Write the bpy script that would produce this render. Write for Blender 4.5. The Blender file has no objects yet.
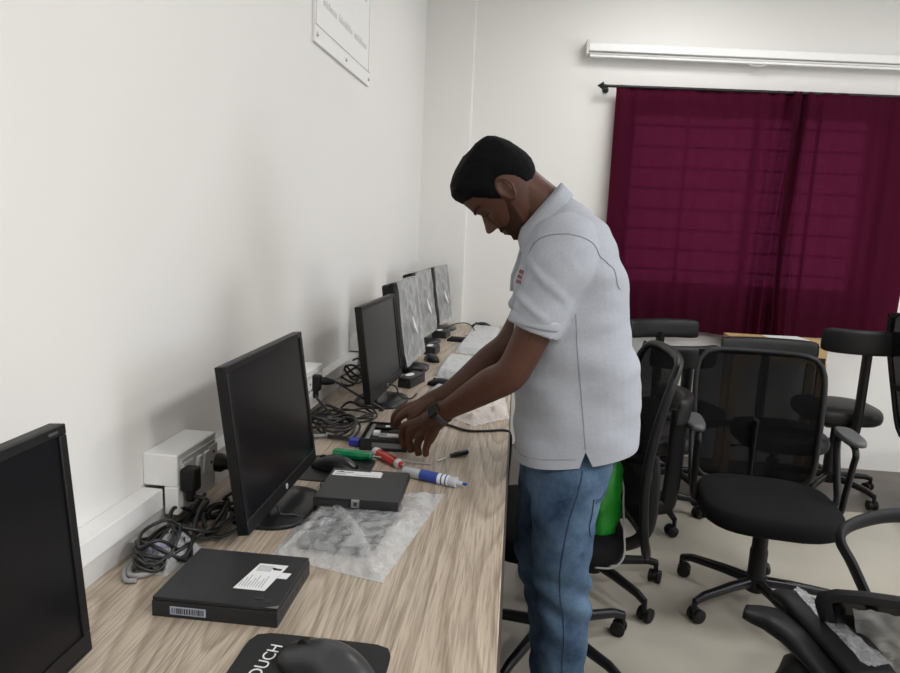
import bpy, bmesh, math, random
from mathutils import Vector, Matrix, noise
PI = math.pi
V = Vector
SC = bpy.context.scene
COL = SC.collection

# ------------------------------------------------------------------ camera
cam_d = bpy.data.cameras.new('camera')
cam = bpy.data.objects.new('camera', cam_d)
COL.objects.link(cam)
SC.camera = cam
cam_d.sensor_width = 36.0
cam_d.lens = 27.2
cam_d.clip_start = 0.02
RX = V((0.99402774, 0.09970377, 0.04436218))
DN = V((0.05972168, -0.15678057, -0.98582614))
FW = V((-0.09133546, 0.98258791, -0.16179871))
cm = Matrix.Identity(4)
for i in range(3):
    cm[i][0] = RX[i]; cm[i][1] = -DN[i]; cm[i][2] = -FW[i]
cm[0][3], cm[1][3], cm[2][3] = 0, 0, 1.34
cam.matrix_world = cm

# ------------------------------------------------------------------ world, exposure
w = bpy.data.worlds.new('world'); SC.world = w
w.use_nodes = True
bg = w.node_tree.nodes['Background']
bg.inputs[0].default_value = (0.80, 0.87, 1.0, 1)
bg.inputs[1].default_value = 1.9
SC.view_settings.view_transform = 'Standard'
SC.view_settings.look = 'None'
SC.view_settings.exposure = 0.15
SC.view_settings.gamma = 1.0

LAMPS = [  # ceiling panels: x, y, watts
    (2.05, -0.35, 46), (2.05, 2.0, 20), (0.75, 3.2, 9), (3.6, 1.0, 22), (0.7, -0.6, 10), (3.3, 3.1, 6)]
WINDOW_WATTS = 18

# ------------------------------------------------------------------ materials
def nn(nt, t, **kw):
    n = nt.nodes.new(t)
    for k, v in kw.items(): setattr(n, k, v)
    return n

def mat(name, col, rough=0.5, metal=0.0, var=0.06, nscale=40, bump=0.0, bscale=200, spec=0.5, coat=0.0, sheen=0.0):
    m = bpy.data.materials.new(name); m.use_nodes = True
    nt = m.node_tree; b = nt.nodes['Principled BSDF']
    tc = nn(nt, 'ShaderNodeTexCoord')
    no = nn(nt, 'ShaderNodeTexNoise'); no.inputs['Scale'].default_value = nscale; no.inputs['Detail'].default_value = 4
    nt.links.new(tc.outputs['Object'], no.inputs['Vector'])
    r = nn(nt, 'ShaderNodeValToRGB')
    lo = tuple(max(0, c * (1 - var)) for c in col); hi = tuple(min(1, c * (1 + var)) for c in col)
    r.color_ramp.elements[0].color = lo + (1,); r.color_ramp.elements[1].color = hi + (1,)
    r.color_ramp.elements[0].position = .3; r.color_ramp.elements[1].position = .7
    nt.links.new(no.outputs['Fac'], r.inputs['Fac']); nt.links.new(r.outputs['Color'], b.inputs['Base Color'])
    b.inputs['Roughness'].default_value = rough; b.inputs['Metallic'].default_value = metal
    b.inputs['Specular IOR Level'].default_value = spec
    b.inputs['Coat Weight'].default_value = coat
    b.inputs['Sheen Weight'].default_value = sheen
    if bump:
        n2 = nn(nt, 'ShaderNodeTexNoise'); n2.inputs['Scale'].default_value = bscale; n2.inputs['Detail'].default_value = 3
        nt.links.new(tc.outputs['Object'], n2.inputs['Vector'])
        bp = nn(nt, 'ShaderNodeBump'); bp.inputs['Strength'].default_value = bump; bp.inputs['Distance'].default_value = .002
        nt.links.new(n2.outputs['Fac'], bp.inputs['Height']); nt.links.new(bp.outputs['Normal'], b.inputs['Normal'])
    return m

def wood_desk():
    m = bpy.data.materials.new('oak_laminate'); m.use_nodes = True
    nt = m.node_tree; b = nt.nodes['Principled BSDF']; L = nt.links.new
    tc = nn(nt, 'ShaderNodeTexCoord')
    mp = nn(nt, 'ShaderNodeMapping'); mp.inputs['Scale'].default_value = (1, .11, 1)
    L(tc.outputs['Object'], mp.inputs['Vector'])
    n1 = nn(nt, 'ShaderNodeTexNoise'); n1.inputs['Scale'].default_value = 3.4; n1.inputs['Detail'].default_value = 1.2; n1.inputs['Distortion'].default_value = .1
    L(mp.outputs['Vector'], n1.inputs['Vector'])
    # contour rings of a stretched noise give cathedral grain
    mu = nn(nt, 'ShaderNodeMath', operation='MULTIPLY'); mu.inputs[1].default_value = 40
    L(n1.outputs['Fac'], mu.inputs[0])
    fr = nn(nt, 'ShaderNodeMath', operation='FRACT'); L(mu.outputs[0], fr.inputs[0])
    r = nn(nt, 'ShaderNodeValToRGB')
    e = r.color_ramp.elements
    e[0].position = 0; e[0].color = (.56, .475, .385, 1)
    e[1].position = 1; e[1].color = (.52, .435, .35, 1)
    x = e.new(.55); x.color = (.49, .41, .325, 1)
    x = e.new(.86); x.color = (.37, .305, .24, 1)
    L(fr.outputs[0], r.inputs['Fac'])
    mp2 = nn(nt, 'ShaderNodeMapping'); mp2.inputs['Scale'].default_value = (1, .035, 1)
    L(tc.outputs['Object'], mp2.inputs['Vector'])
    n2 = nn(nt, 'ShaderNodeTexNoise'); n2.inputs['Scale'].default_value = 330; n2.inputs['Detail'].default_value = 3
    L(mp2.outputs['Vector'], n2.inputs['Vector'])
    r2 = nn(nt, 'ShaderNodeValToRGB'); r2.color_ramp.elements[0].position = .36; r2.color_ramp.elements[0].color = (.50, .465, .43, 1)
    r2.color_ramp.elements[1].position = .58; r2.color_ramp.elements[1].color = (1.0, 1.0, 1.0, 1)
    L(n2.outputs['Fac'], r2.inputs['Fac'])
    mx = nn(nt, 'ShaderNodeMix', data_type='RGBA', blend_type='MULTIPLY'); mx.inputs['Factor'].default_value = .7
    L(r.outputs['Color'], mx.inputs['A']); L(r2.outputs['Color'], mx.inputs['B'])
    L(mx.outputs['Result'], b.inputs['Base Color'])
    b.inputs['Roughness'].default_value = .42
    return m

def wall_mat(name, col):
    return mat(name, col, .62, var=.012, nscale=1.5, bump=.12, bscale=60, spec=.25)

def jeans_mat():
    m = bpy.data.materials.new('blue_denim'); m.use_nodes = True
    nt = m.node_tree; b = nt.nodes['Principled BSDF']; L = nt.links.new
    tc = nn(nt, 'ShaderNodeTexCoord')
    n1 = nn(nt, 'ShaderNodeTexNoise'); n1.inputs['Scale'].default_value = 7; n1.inputs['Detail'].default_value = 5; n1.inputs['Roughness'].default_value = .6
    L(tc.outputs['Object'], n1.inputs['Vector'])
    r = nn(nt, 'ShaderNodeValToRGB'); e = r.color_ramp.elements
    e[0].position = .34; e[0].color = (.018, .038, .078, 1)
    e[1].position = .70; e[1].color = (.12, .19, .29, 1)
    L(n1.outputs['Fac'], r.inputs['Fac'])
    n2 = nn(nt, 'ShaderNodeTexNoise'); n2.inputs['Scale'].default_value = 420; n2.inputs['Detail'].default_value = 2
    L(tc.outputs['Object'], n2.inputs['Vector'])
    mx = nn(nt, 'ShaderNodeMix', data_type='RGBA', blend_type='OVERLAY'); mx.inputs['Factor'].default_value = .45
    L(r.outputs['Color'], mx.inputs['A']); L(n2.outputs['Fac'], mx.inputs['B'])
    L(mx.outputs['Result'], b.inputs['Base Color'])
    b.inputs['Roughness'].default_value = .9; b.inputs['Specular IOR Level'].default_value = .15
    bp = nn(nt, 'ShaderNodeBump'); bp.inputs['Strength'].default_value = .3; bp.inputs['Distance'].default_value = .003
    L(n1.outputs['Fac'], bp.inputs['Height']); L(bp.outputs['Normal'], b.inputs['Normal'])
    return m

def plastic_film(name, opacity=.35, tint=(.8, .82, .84), rough=.12, bscale=45, bump=.9):
    m = bpy.data.materials.new(name); m.use_nodes = True
    nt = m.node_tree; L = nt.links.new
    b = nt.nodes['Principled BSDF']; out = nt.nodes['Material Output']
    tc = nn(nt, 'ShaderNodeTexCoord')
    n1 = nn(nt, 'ShaderNodeTexNoise'); n1.inputs['Scale'].default_value = bscale; n1.inputs['Detail'].default_value = 3; n1.inputs['Distortion'].default_value = 1.2
    L(tc.outputs['Object'], n1.inputs['Vector'])
    bp = nn(nt, 'ShaderNodeBump'); bp.inputs['Strength'].default_value = bump; bp.inputs['Distance'].default_value = .006
    L(n1.outputs['Fac'], bp.inputs['Height']); L(bp.outputs['Normal'], b.inputs['Normal'])
    b.inputs['Base Color'].default_value = tint + (1,); b.inputs['Roughness'].default_value = rough
    b.inputs['Specular IOR Level'].default_value = .8
    r = nn(nt, 'ShaderNodeValToRGB')
    r.color_ramp.elements[0].position = .35; r.color_ramp.elements[0].color = (opacity * .75,) * 3 + (1,)
    r.color_ramp.elements[1].position = .68; r.color_ramp.elements[1].color = (min(1, opacity * 1.3),) * 3 + (1,)
    L(n1.outputs['Fac'], r.inputs['Fac'])
    tr = nn(nt, 'ShaderNodeBsdfTransparent'); mx = nn(nt, 'ShaderNodeMixShader')
    L(r.outputs['Color'], mx.inputs[0]); L(tr.outputs[0], mx.inputs[1]); L(b.outputs[0], mx.inputs[2])
    L(mx.outputs[0], out.inputs['Surface'])
    return m

def mesh_fabric():
    m = bpy.data.materials.new('chair_mesh_fabric'); m.use_nodes = True
    nt = m.node_tree; L = nt.links.new
    b = nt.nodes['Principled BSDF']; out = nt.nodes['Material Output']
    b.inputs['Base Color'].default_value = (.004, .004, .005, 1); b.inputs['Roughness'].default_value = .85; b.inputs['Specular IOR Level'].default_value = .1
    tr = nn(nt, 'ShaderNodeBsdfTransparent'); mx = nn(nt, 'ShaderNodeMixShader'); mx.inputs[0].default_value = .80
    L(tr.outputs[0], mx.inputs[1]); L(b.outputs[0], mx.inputs[2]); L(mx.outputs[0], out.inputs['Surface'])
    return m

def curtain_mat():
    m = bpy.data.materials.new('maroon_curtain_cloth'); m.use_nodes = True
    nt = m.node_tree; L = nt.links.new
    b = nt.nodes['Principled BSDF']; out = nt.nodes['Material Output']
    b.inputs['Base Color'].default_value = (.046, .003, .014, 1); b.inputs['Roughness'].default_value = .9
    b.inputs['Specular IOR Level'].default_value = .1
    tl = nn(nt, 'ShaderNodeBsdfTranslucent'); tl.inputs[0].default_value = (.105, .007, .028, 1)
    tp = nn(nt, 'ShaderNodeBsdfTransparent'); tp.inputs[0].default_value = (.45, .06, .16, 1)
    mx = nn(nt, 'ShaderNodeMixShader'); mx.inputs[0].default_value = .30
    L(b.outputs[0], mx.inputs[1]); L(tl.outputs[0], mx.inputs[2])
    m2 = nn(nt, 'ShaderNodeMixShader'); m2.inputs[0].default_value = .03
    L(mx.outputs[0], m2.inputs[1]); L(tp.outputs[0], m2.inputs[2])
    L(m2.outputs[0], out.inputs['Surface'])
    return m

def emis(name, col, s):
    m = bpy.data.materials.new(name); m.use_nodes = True
    b = m.node_tree.nodes['Principled BSDF']
    b.inputs['Base Color'].default_value = col + (1,)
    b.inputs['Emission Color'].default_value = col + (1,); b.inputs['Emission Strength'].default_value = s
    return m

M = {}
M['wall'] = wall_mat('white_wall_paint', (.785, .775, .755))
M['floor'] = mat('beige_floor_tile', (.40, .375, .32), .30, var=.05, nscale=5, bump=.03, bscale=30, spec=.4)
M['strip'] = mat('brown_floor_border', (.115, .098, .082), .4, var=.12, nscale=10)
M['white'] = mat('white_pvc', (.86, .86, .85), .35, var=.015)
M['whitegrey'] = mat('grey_white_board', (.66, .65, .64), .45, var=.05, nscale=14)
M['desk'] = wood_desk()
M['deskedge'] = mat('desk_edge_band', (.06, .05, .045), .5)
M['black'] = mat('black_plastic', (.008, .008, .009), .45, var=.1, bump=.08, bscale=600, spec=.3)
M['blacksat'] = mat('black_satin_plastic', (.010, .010, .012), .3, var=.1, spec=.35)
M['screen'] = mat('dark_lcd_screen', (.0055, .0055, .007), .28, var=.05, spec=.22)
M['dark'] = mat('matte_dark', (.013, .013, .015), .6, var=.1, spec=.25)
M['graymetal'] = mat('dark_grey_steel_case', (.020, .021, .024), .45, var=.08, bump=.05, bscale=900, spec=.4)
M['label'] = mat('white_paper_label', (.82, .83, .84), .5, var=.02)
M['ink'] = mat('black_ink', (.03, .03, .035), .6)
M['greyink'] = mat('grey_ink', (.40, .41, .43), .6)
M['faintink'] = mat('faint_grey_print', (.66, .66, .65), .6)
M['fabric'] = mat('black_seat_fabric', (.009, .009, .010), .9, var=.2, nscale=300, bump=.4, bscale=700, spec=.12)
M['leather'] = mat('black_leatherette', (.009, .009, .010), .45, var=.12, bump=.2, bscale=250, spec=.3)
M['meshfab'] = mesh_fabric()
M['chrome'] = mat('chrome_steel', (.6, .6, .6), .2, 1.0)
M['steel'] = mat('brushed_steel', (.45, .45, .46), .35, 1.0)
M['curtain'] = curtain_mat()
M['rodmat'] = mat('dark_rod_metal', (.03, .03, .032), .4, .6)
M['skin'] = mat('brown_skin', (.074, .028, .0165), .50, var=.10, nscale=30, bump=.15, bscale=350, spec=.35)
M['hair'] = mat('black_hair', (.0035, .0035, .004), .75, var=.3, nscale=200, bump=1.0, bscale=300, spec=.08)
M['beard'] = mat('dark_beard', (.036, .017, .012), .9, var=.4, nscale=300, bump=.8, bscale=500, spec=.1)
M['shirt'] = mat('heather_grey_pique', (.375, .395, .445), .92, var=.045, nscale=160, bump=.15, bscale=1100, spec=.12, sheen=.1)
M['shirtink'] = mat('red_chest_print', (.30, .05, .06), .8)
M['jeans'] = jeans_mat()
M['jeandark'] = mat('denim_seam', (.035, .06, .11), .9)
M['cable'] = mat('black_rubber_cable', (.012, .012, .013), .42, var=.1)
M['cablegrey'] = mat('grey_cable', (.30, .30, .30), .5)
M['blue'] = mat('blue_vga_plug', (.02, .035, .32), .4)
M['film'] = plastic_film('crinkled_clear_plastic', .33, (.80, .82, .84), .10, 28, 1.0)
M['filmthin'] = plastic_film('grey_protective_film', .52, (.60, .61, .62), .3, 16, .35)
M['greenp'] = mat('green_translucent_plastic', (.0, .20, .07), .2, var=.2, spec=.7)
M['redp'] = mat('red_handle_plastic', (.5, .03, .02), .25)
M['greenbag'] = mat('green_bag_plastic', (.012, .22, .018), .35, var=.25, nscale=20)
M['bluelabel'] = mat('blue_tube_label', (.03, .07, .33), .4)
M['clearp'] = mat('clear_grey_plastic', (.55, .58, .62), .2, var=.1)
M['keyfilm'] = mat('grey_keyboard_sleeve', (.52, .53, .55), .35, var=.10, nscale=60, bump=.8, bscale=60)
M['cloth'] = mat('white_crumpled_cloth', (.62, .57, .53), .85, var=.12, nscale=25, bump=.6, bscale=80)
M['boardwood'] = mat('pale_plywood', (.52, .36, .18), .55, var=.12, nscale=8)
M['watch'] = mat('dark_watch_glass', (.006, .006, .007), .30, spec=.3)
M['strap'] = mat('grey_watch_strap', (.035, .04, .045), .6)
M['tubeglow'] = emis('lamp_diffuser', (1, .99, .96), 3.0)
M['glass'] = mat('window_glass', (.8, .85, .9), .05)
def _glass():
    m = M['glass']; nt = m.node_tree; out = nt.nodes['Material Output']; b = nt.nodes['Principled BSDF']
    tr = nn(nt, 'ShaderNodeBsdfTransparent'); mx = nn(nt, 'ShaderNodeMixShader'); mx.inputs[0].default_value = .08
    nt.links.new(tr.outputs[0], mx.inputs[1]); nt.links.new(b.outputs[0], mx.inputs[2]); nt.links.new(mx.outputs[0], out.inputs['Surface'])
_glass()

# ------------------------------------------------------------------ helpers
def obj(name, bm, m, parent=None, smooth=False, bevel=0, seg=2, sub=0, angle=None, mats=None):
    me = bpy.data.meshes.new(name)
    bmesh.ops.recalc_face_normals(bm, faces=bm.faces)
    bm.to_mesh(me); bm.free()
    for mm in (mats or [m]): me.materials.append(mm)
    o = bpy.data.objects.new(name, me); COL.objects.link(o)
    if parent is not None: o.parent = parent
    if bevel:
        b = o.modifiers.new('bevel', 'BEVEL'); b.width = bevel; b.segments = seg; b.limit_method = 'ANGLE'; b.angle_limit = .6
        smooth = True
    if sub:
        s = o.modifiers.new('sub', 'SUBSURF'); s.levels = sub; s.render_levels = sub
        smooth = True
    if smooth:
        for p in me.polygons: p.use_smooth = True
        me.set_sharp_from_angle(angle=angle if angle else (0.9 if not sub else 3.0))
    return o

def tag(o, label, cat, group=None):
    o['label'] = label; o['category'] = cat
    if group: o['group'] = group
    return o
def empty(name, loc, rz=0, label=None, cat=None, group=None):
    o = bpy.data.objects.new(name, None); COL.objects.link(o)
    o.location = loc; o.rotation_euler = (0, 0, rz); o.empty_display_size = .05
    if label: tag(o, label, cat, group)
    return o
def struct(name, bm, m, **k):
    o = obj(name, bm, m, **k); o['kind'] = 'structure'; return o
def copy_tree(o, parent=None):
    c = o.copy(); COL.objects.link(c)
    c.parent = parent
    for ch in [x for x in bpy.data.objects if x.parent == o]: copy_tree(ch, c)
    return c

def BM(): return bmesh.new()
def box(bm, c, s, rot=None, mi=0):
    vs = []
    for dx in (-.5, .5):
        for dy in (-.5, .5):
            for dz in (-.5, .5):
                p = V((dx * s[0], dy * s[1], dz * s[2]))
                if rot is not None: p = rot @ p
                vs.append(bm.verts.new(p + V(c)))
    for f in ((0, 1, 3, 2), (4, 6, 7, 5), (0, 4, 5, 1), (2, 3, 7, 6), (0, 2, 6, 4), (1, 5, 7, 3)):
        fc = bm.faces.new([vs[i] for i in f]); fc.material_index = mi
    return vs
def boxb(bm, x0, x1, y0, y1, z0, z1, mi=0):
    return box(bm, ((x0 + x1) / 2, (y0 + y1) / 2, (z0 + z1) / 2), (x1 - x0, y1 - y0, z1 - z0), mi=mi)
def ring(bm, c, a, b, n, ex=2.0):
    """superellipse ring with half-axis vectors a, b"""
    out = []
    for i in range(n):
        t = 2 * PI * i / n
        ct, st = math.cos(t), math.sin(t)
        k = (abs(ct) ** ex + abs(st) ** ex) ** (-1 / ex)
        out.append(bm.verts.new(V(c) + V(a) * ct * k + V(b) * st * k))
    return out
def bridge(bm, rings, caps=True, closed=True, mi=0):
    n = len(rings[0])
    for r0, r1 in zip(rings, rings[1:]):
        for i in range(n if closed else n - 1):
            j = (i + 1) % n
            f = bm.faces.new((r0[i], r0[j], r1[j], r1[i])); f.material_index = mi
    if caps:
        f = bm.faces.new(rings[0][::-1]); f.material_index = mi
        f = bm.faces.new(rings[-1]); f.material_index = mi
def catmull(pts, n=6):
    pts = [V(p) for p in pts]
    P = [2 * pts[0] - pts[1]] + pts + [2 * pts[-1] - pts[-2]]
    out = []
    for i in range(1, len(P) - 2):
        for k in range(n):
            t = k / n
            a, b, c, d = P[i - 1], P[i], P[i + 1], P[i + 2]
            out.append(.5 * ((2 * b) + (c - a) * t + (2 * a - 5 * b + 4 * c - d) * t * t + (-a + 3 * b - 3 * c + d) * t ** 3))
    out.append(P[-2]); return out
def tube(bm, pts, r, n=10, mi=0, flat=1.0, up=None, ex=2.0):
    """r: number or list; parallel-transported rings"""
    pts = [V(p) for p in pts]
    if not isinstance(r, (list, tuple)): r = [r] * len(pts)
    rings = []; ref = None
    for i, p in enumerate(pts):
        t = (pts[min(i + 1, len(pts) - 1)] - pts[max(i - 1, 0)])
        if t.length < 1e-9: t = V((0, 0, 1))
        t.normalize()
        if ref is None:
            ref = V(up) if up else (V((0, 0, 1)) if abs(t.z) < .9 else V((1, 0, 0)))
        u = ref - t * ref.dot(t)
        if u.length < 1e-6: u = t.orthogonal()
        u.normalize(); s = t.cross(u)
        ref = u
        rings.append(ring(bm, p, u * r[i], s * r[i] * flat, n, ex))
    bridge(bm, rings, mi=mi)
def stube(bm, pts, radii, sub=6, n=14, flat=1.0, up=None, ex=2.0):
    P = catmull(pts, sub)
    R = [v.x for v in catmull([(a, 0, 0) for a in radii], sub)]
    tube(bm, P, R, n, flat=flat, up=up, ex=ex)
def lathe(bm, prof, n=24, c=(0, 0, 0), mi=0, axis=None):
    rings = []
    rot = V((0, 0, 1)).rotation_difference(V(axis)).to_matrix() if axis is not None else Matrix.Identity(3)
    for r, z in prof:
        rings.append([bm.verts.new(V(c) + rot @ V((r * math.cos(2 * PI * i / n), r * math.sin(2 * PI * i / n), z))) for i in range(n)])
    bridge(bm, rings, mi=mi)
def ell(bm, c, r, rot=None, u=16, v=10):
    rings = []
    for j in range(1, v):
        a = PI * j / v
        rr = []
        for i in range(u):
            t = 2 * PI * i / u
            p = V((r[0] * math.sin(a) * math.cos(t), r[1] * math.sin(a) * math.sin(t), -r[2] * math.cos(a)))
            if rot is not None: p = rot @ p
            rr.append(bm.verts.new(p + V(c)))
        rings.append(rr)
    bridge(bm, rings)
def text_mesh(name, txt, size, m, parent, loc, rot, extrude=.0003, align='CENTER'):
    cu = bpy.data.curves.new(name, 'FONT'); cu.body = txt; cu.size = size; cu.extrude = extrude; cu.align_x = align
    to = bpy.data.objects.new(name + '_tmp', cu); COL.objects.link(to)
    dg = bpy.context.evaluated_depsgraph_get()
    me = bpy.data.meshes.new_from_object(to.evaluated_get(dg))
    bpy.data.objects.remove(to)
    me.materials.clear(); me.materials.append(m)
    o = bpy.data.objects.new(name, me); COL.objects.link(o)
    o.parent = parent; o.location = loc; o.rotation_euler = rot
    return o
def remesh(bm, vox, smooth_it=2, fac=.5):
    me = bpy.data.meshes.new('t'); bmesh.ops.recalc_face_normals(bm, faces=bm.faces); bm.to_mesh(me); bm.free()
    o = bpy.data.objects.new('t', me); COL.objects.link(o)
    r = o.modifiers.new('r', 'REMESH'); r.mode = 'VOXEL'; r.voxel_size = vox
    if smooth_it:
        s = o.modifiers.new('s', 'SMOOTH'); s.iterations = smooth_it; s.factor = fac
    dg = bpy.context.evaluated_depsgraph_get()
    m2 = bpy.data.meshes.new_from_object(o.evaluated_get(dg))
    bpy.data.objects.remove(o); bpy.data.meshes.remove(me)
    b = BM(); b.from_mesh(m2); bpy.data.meshes.remove(m2)
    return b
def ss(a, b, x):
    t = max(0, min(1, (x - a) / (b - a))); return t * t * (3 - 2 * t)
def nz(p, s, seed=0):
    return noise.noise(V(p) * s + V((seed * 7.3, seed * 3.1, seed * 1.7)))

DZ = 0.75        # desk height
WY = 4.14        # window wall
def wallx(y): return -.671 + .026 * (y - 1.144)
WANG = -math.atan(.026)

# ------------------------------------------------------------------ room shell
bm = BM(); boxb(bm, -.8, 4.7, -2.2, 3.44, -.1, 0); struct('floor', bm, M['floor'])
bm = BM(); boxb(bm, -.8, 4.7, 3.44, WY + .2, -.1, 0); struct('trim_1', bm, M['strip'])
bm = BM(); boxb(bm, -.9, 4.8, -2.3, WY + .3, 2.85, 2.95); struct('ceiling', bm, M['wall'])
bm = BM()
vs = box(bm, (0, 0, 1.375), (.1, 6.6, 2.95)); 
rz = Matrix.Rotation(WANG, 4, 'Z')
mid = V((wallx(1.0) - .05, 1.0, 0))
for v in bm.verts: v.co = rz @ v.co + mid
struct('wall_left', bm, M['wall'])
# window wall with an opening
wx0, wx1, wz0, wz1 = .60, 1.98, 1.02, 2.06
bm = BM()
boxb(bm, -.7, wx0, WY, WY + .2, -.1, 2.85); boxb(bm, wx1, 4.7, WY, WY + .2, -.1, 2.85)
boxb(bm, wx0, wx1, WY, WY + .2, -.1, wz0); boxb(bm, wx0, wx1, WY, WY + .2, wz1, 2.85)
struct('wall_back', bm, M['wall'])
bm = BM(); boxb(bm, 4.6, 4.75, -2.2, .2, -.1, 2.85); boxb(bm, 4.6, 4.75, 2.4, WY, -.1, 2.85)
boxb(bm, 4.6, 4.75, .2, 2.4, -.1, .95); boxb(bm, 4.6, 4.75, .2, 2.4, 2.2, 2.85)
struct('wall_right', bm, M['wall'])
bm = BM(); boxb(bm, -.75, 4.75, -2.3, -2.15, -.1, 2.85); struct('wall_front', bm, M['wall'])
bm = BM(); boxb(bm, -.66, -.312, WY - .06, WY + .01, 0, 2.85)
struct('trim_2', bm, M['wall'], bevel=.006)
# window 1 : frame, mullion, grille
win = empty('window_1', (0, WY, 0)); win['kind'] = 'structure'
bm = BM()
for x in (wx0 + .02, 1.335, wx1 - .02): boxb(bm, x - .02, x + .02, .07, .12, wz0, wz1)
boxb(bm, wx0, wx1, .07, .12, wz0, wz0 + .04); boxb(bm, wx0, wx1, .07, .12, wz1 - .04, wz1)
obj('window_frame', bm, M['white'], win)
bm = BM()
k = 0
z = wz0 + .115
while z < wz1 - .03:
    boxb(bm, wx0, wx1, .045, .057, z - .006, z + .006); z += .118
for x in (.94, 1.66): boxb(bm, x - .008, x + .008, .045, .06, wz0, wz1)
obj('window_grille', bm, M['dark'], win)
bm = BM(); boxb(bm, wx0 + .04, wx1 - .04, .09, .095, wz0 + .04, wz1 - .04); obj('pane', bm, M['glass'], win)
# window 2 in the right-hand wall (daylight)
win2 = empty('window_2', (4.67, 1.3, 0)); win2['kind'] = 'structure'
bm = BM()
for y in (-1.08, 0, 1.08): boxb(bm, -.02, .02, y - .02, y + .02, .95, 2.2)
boxb(bm, -.02, .02, -1.1, 1.1, .95, .99); boxb(bm, -.02, .02, -1.1, 1.1, 2.16, 2.2)
obj('window_frame', bm, M['white'], win2)
ld = bpy.data.lights.new('daylight', 'AREA'); ld.shape = 'RECTANGLE'; ld.size = 2.1; ld.size_y = 1.2; ld.energy = WINDOW_WATTS; ld.color = (.88, .94, 1)
lo = bpy.data.objects.new('daylight', ld); COL.objects.link(lo); lo.location = (4.58, 1.3, 1.57); lo.rotation_euler = (0, PI / 2, 0)
# (area light -Z must face -X)
lo.rotation_euler = (0, PI / 2, PI) if False else (0, math.radians(90), 0)

# ceiling lamps
for i, (x, y, e) in enumerate(LAMPS):
    t = empty('ceiling_light', (x, y, 2.85), 0, ['square ceiling light panel near the middle of the room in front of the windows side', 'square ceiling light panel above the centre chairs', 'square ceiling light panel over the far end near the curtain', 'square ceiling light panel near the right-hand wall', 'square ceiling light panel behind the camera above the desk', 'square ceiling light panel in the far right corner'][i], 'light', 'ceiling light panels')
    bm = BM()
    for a in (-1, 1):
        boxb(bm, a * .3 - .012, a * .3 + .012, -.31, .31, -.04, 0); boxb(bm, -.31, .31, a * .3 - .012, a * .3 + .012, -.04, 0)
    obj('frame', bm, M['white'], t)
    bm = BM(); boxb(bm, -.288, .288, -.288, .288, -.03, -.005); obj('diffuser', bm, M['tubeglow'], t)
    l = bpy.data.lights.new('panel_light', 'AREA'); l.shape = 'SQUARE'; l.size = .56; l.energy = e; l.color = (1, .99, .98)
    ob = bpy.data.objects.new('panel_light', l); COL.objects.link(ob); ob.parent = t; ob.location = (0, 0, -.05)

# ------------------------------------------------------------------ curtain, rod, screen housing
CY = WY - .075
rod = empty('curtain_rod', (0, CY, 0), 0, 'dark metal curtain rod with pointed finial above the maroon curtains', 'curtain rod')
bm = BM(); tube(bm, [(.425, 0, 2.150), (2.35, 0, 2.128)], .008, 12); obj('pole', bm, M['rodmat'], rod, True)
bm = BM(); lathe(bm, [(.001, -.03), (.010, -.015), (.022, 0), (.022, .004), (.009, .008), (.009, .02)], 16, (.42, 0, 2.15), axis=(1, 0, -.01)); obj('finial', bm, M['rodmat'], rod, True)
for x in (.445, 2.33):
    bm = BM(); tube(bm, [(x, 0, 2.14), (x, .074, 2.14)], .006, 8); lathe(bm, [(.018, 0), (.018, .006)], 16, (x, .068, 2.14), axis=(0, 1, 0)); obj('bracket', bm, M['rodmat'], rod, True)
def curtain(x0, x1, zb0, zb1, label, seed, gather, yo=0.0):
    nx, nz_ = 170, 46
    bm = BM(); rows = []
    for j in range(nz_ + 1):
        v = j / nz_; row = []
        for i in range(nx + 1):
            u = i / nx
            x = x0 + (x1 - x0) * u
            zt = 2.158 - .0114 * (x - .42); zb = zb0 + (zb1 - zb0) * u + .006 * math.sin(u * 14 + seed)
            z = zt + (zb - zt) * v
            g = math.exp(-((u - gather) / (.10 if seed == 1 else .16)) ** 2)
            amp = .0045 + .022 * g
            d = amp * math.sin(x * (62 + seed * 5 + (45 if False else 0)) + 2.5 * g * v + 1.4 * nz((x * 3, v * .6, 0), 1, seed)) + .014 * nz((x * 6, v * 1.0, 1), 1, seed) * (1.0 + v) + .006 * nz((x * 26, v * 1.5, 3), 1, seed)
            d += .004 * math.sin(x * 150 + seed) * (2.2 * g + .25 * (1 - v))
            top = ss(0, .03, v); d *= .35 + .65 * top
            dx = -.045 * g * v * (1 if seed == 1 else -.6) + (.012 * g) * math.sin(v * 5 + seed) + .006 * nz((x * 2, v * 2, 5), 1, seed) * v
            row.append(bm.verts.new((x + dx, CY + yo * top + d, z)))
        rows.append(row)
    bridge(bm, rows, caps=False, closed=False)
    # pocket round the rod: a second narrow strip behind the pole
    rows = []
    for j in range(5):
        a = PI * j / 4
        rows.append([bm.verts.new((x0 + (x1 - x0) * i / 60, CY + .013 * math.sin(a) + .001, 2.145 - .0114 * (x0 + (x1 - x0) * i / 60 - .42) + .013 * math.cos(a))) for i in range(61)])
    bridge(bm, rows, caps=False, closed=False)
    o = obj('curtain', bm, M['curtain'], smooth=True, angle=3)
    tag(o, label, 'curtain'); return o
curtain(.498, 1.53, .800, .772, 'wide maroon curtain panel hanging left of the gathered folds', 1, .93)
curtain(1.44, 2.15, .772, .808, 'narrower maroon curtain panel hanging right of the gathered folds', 2, .02, -.022)

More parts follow.
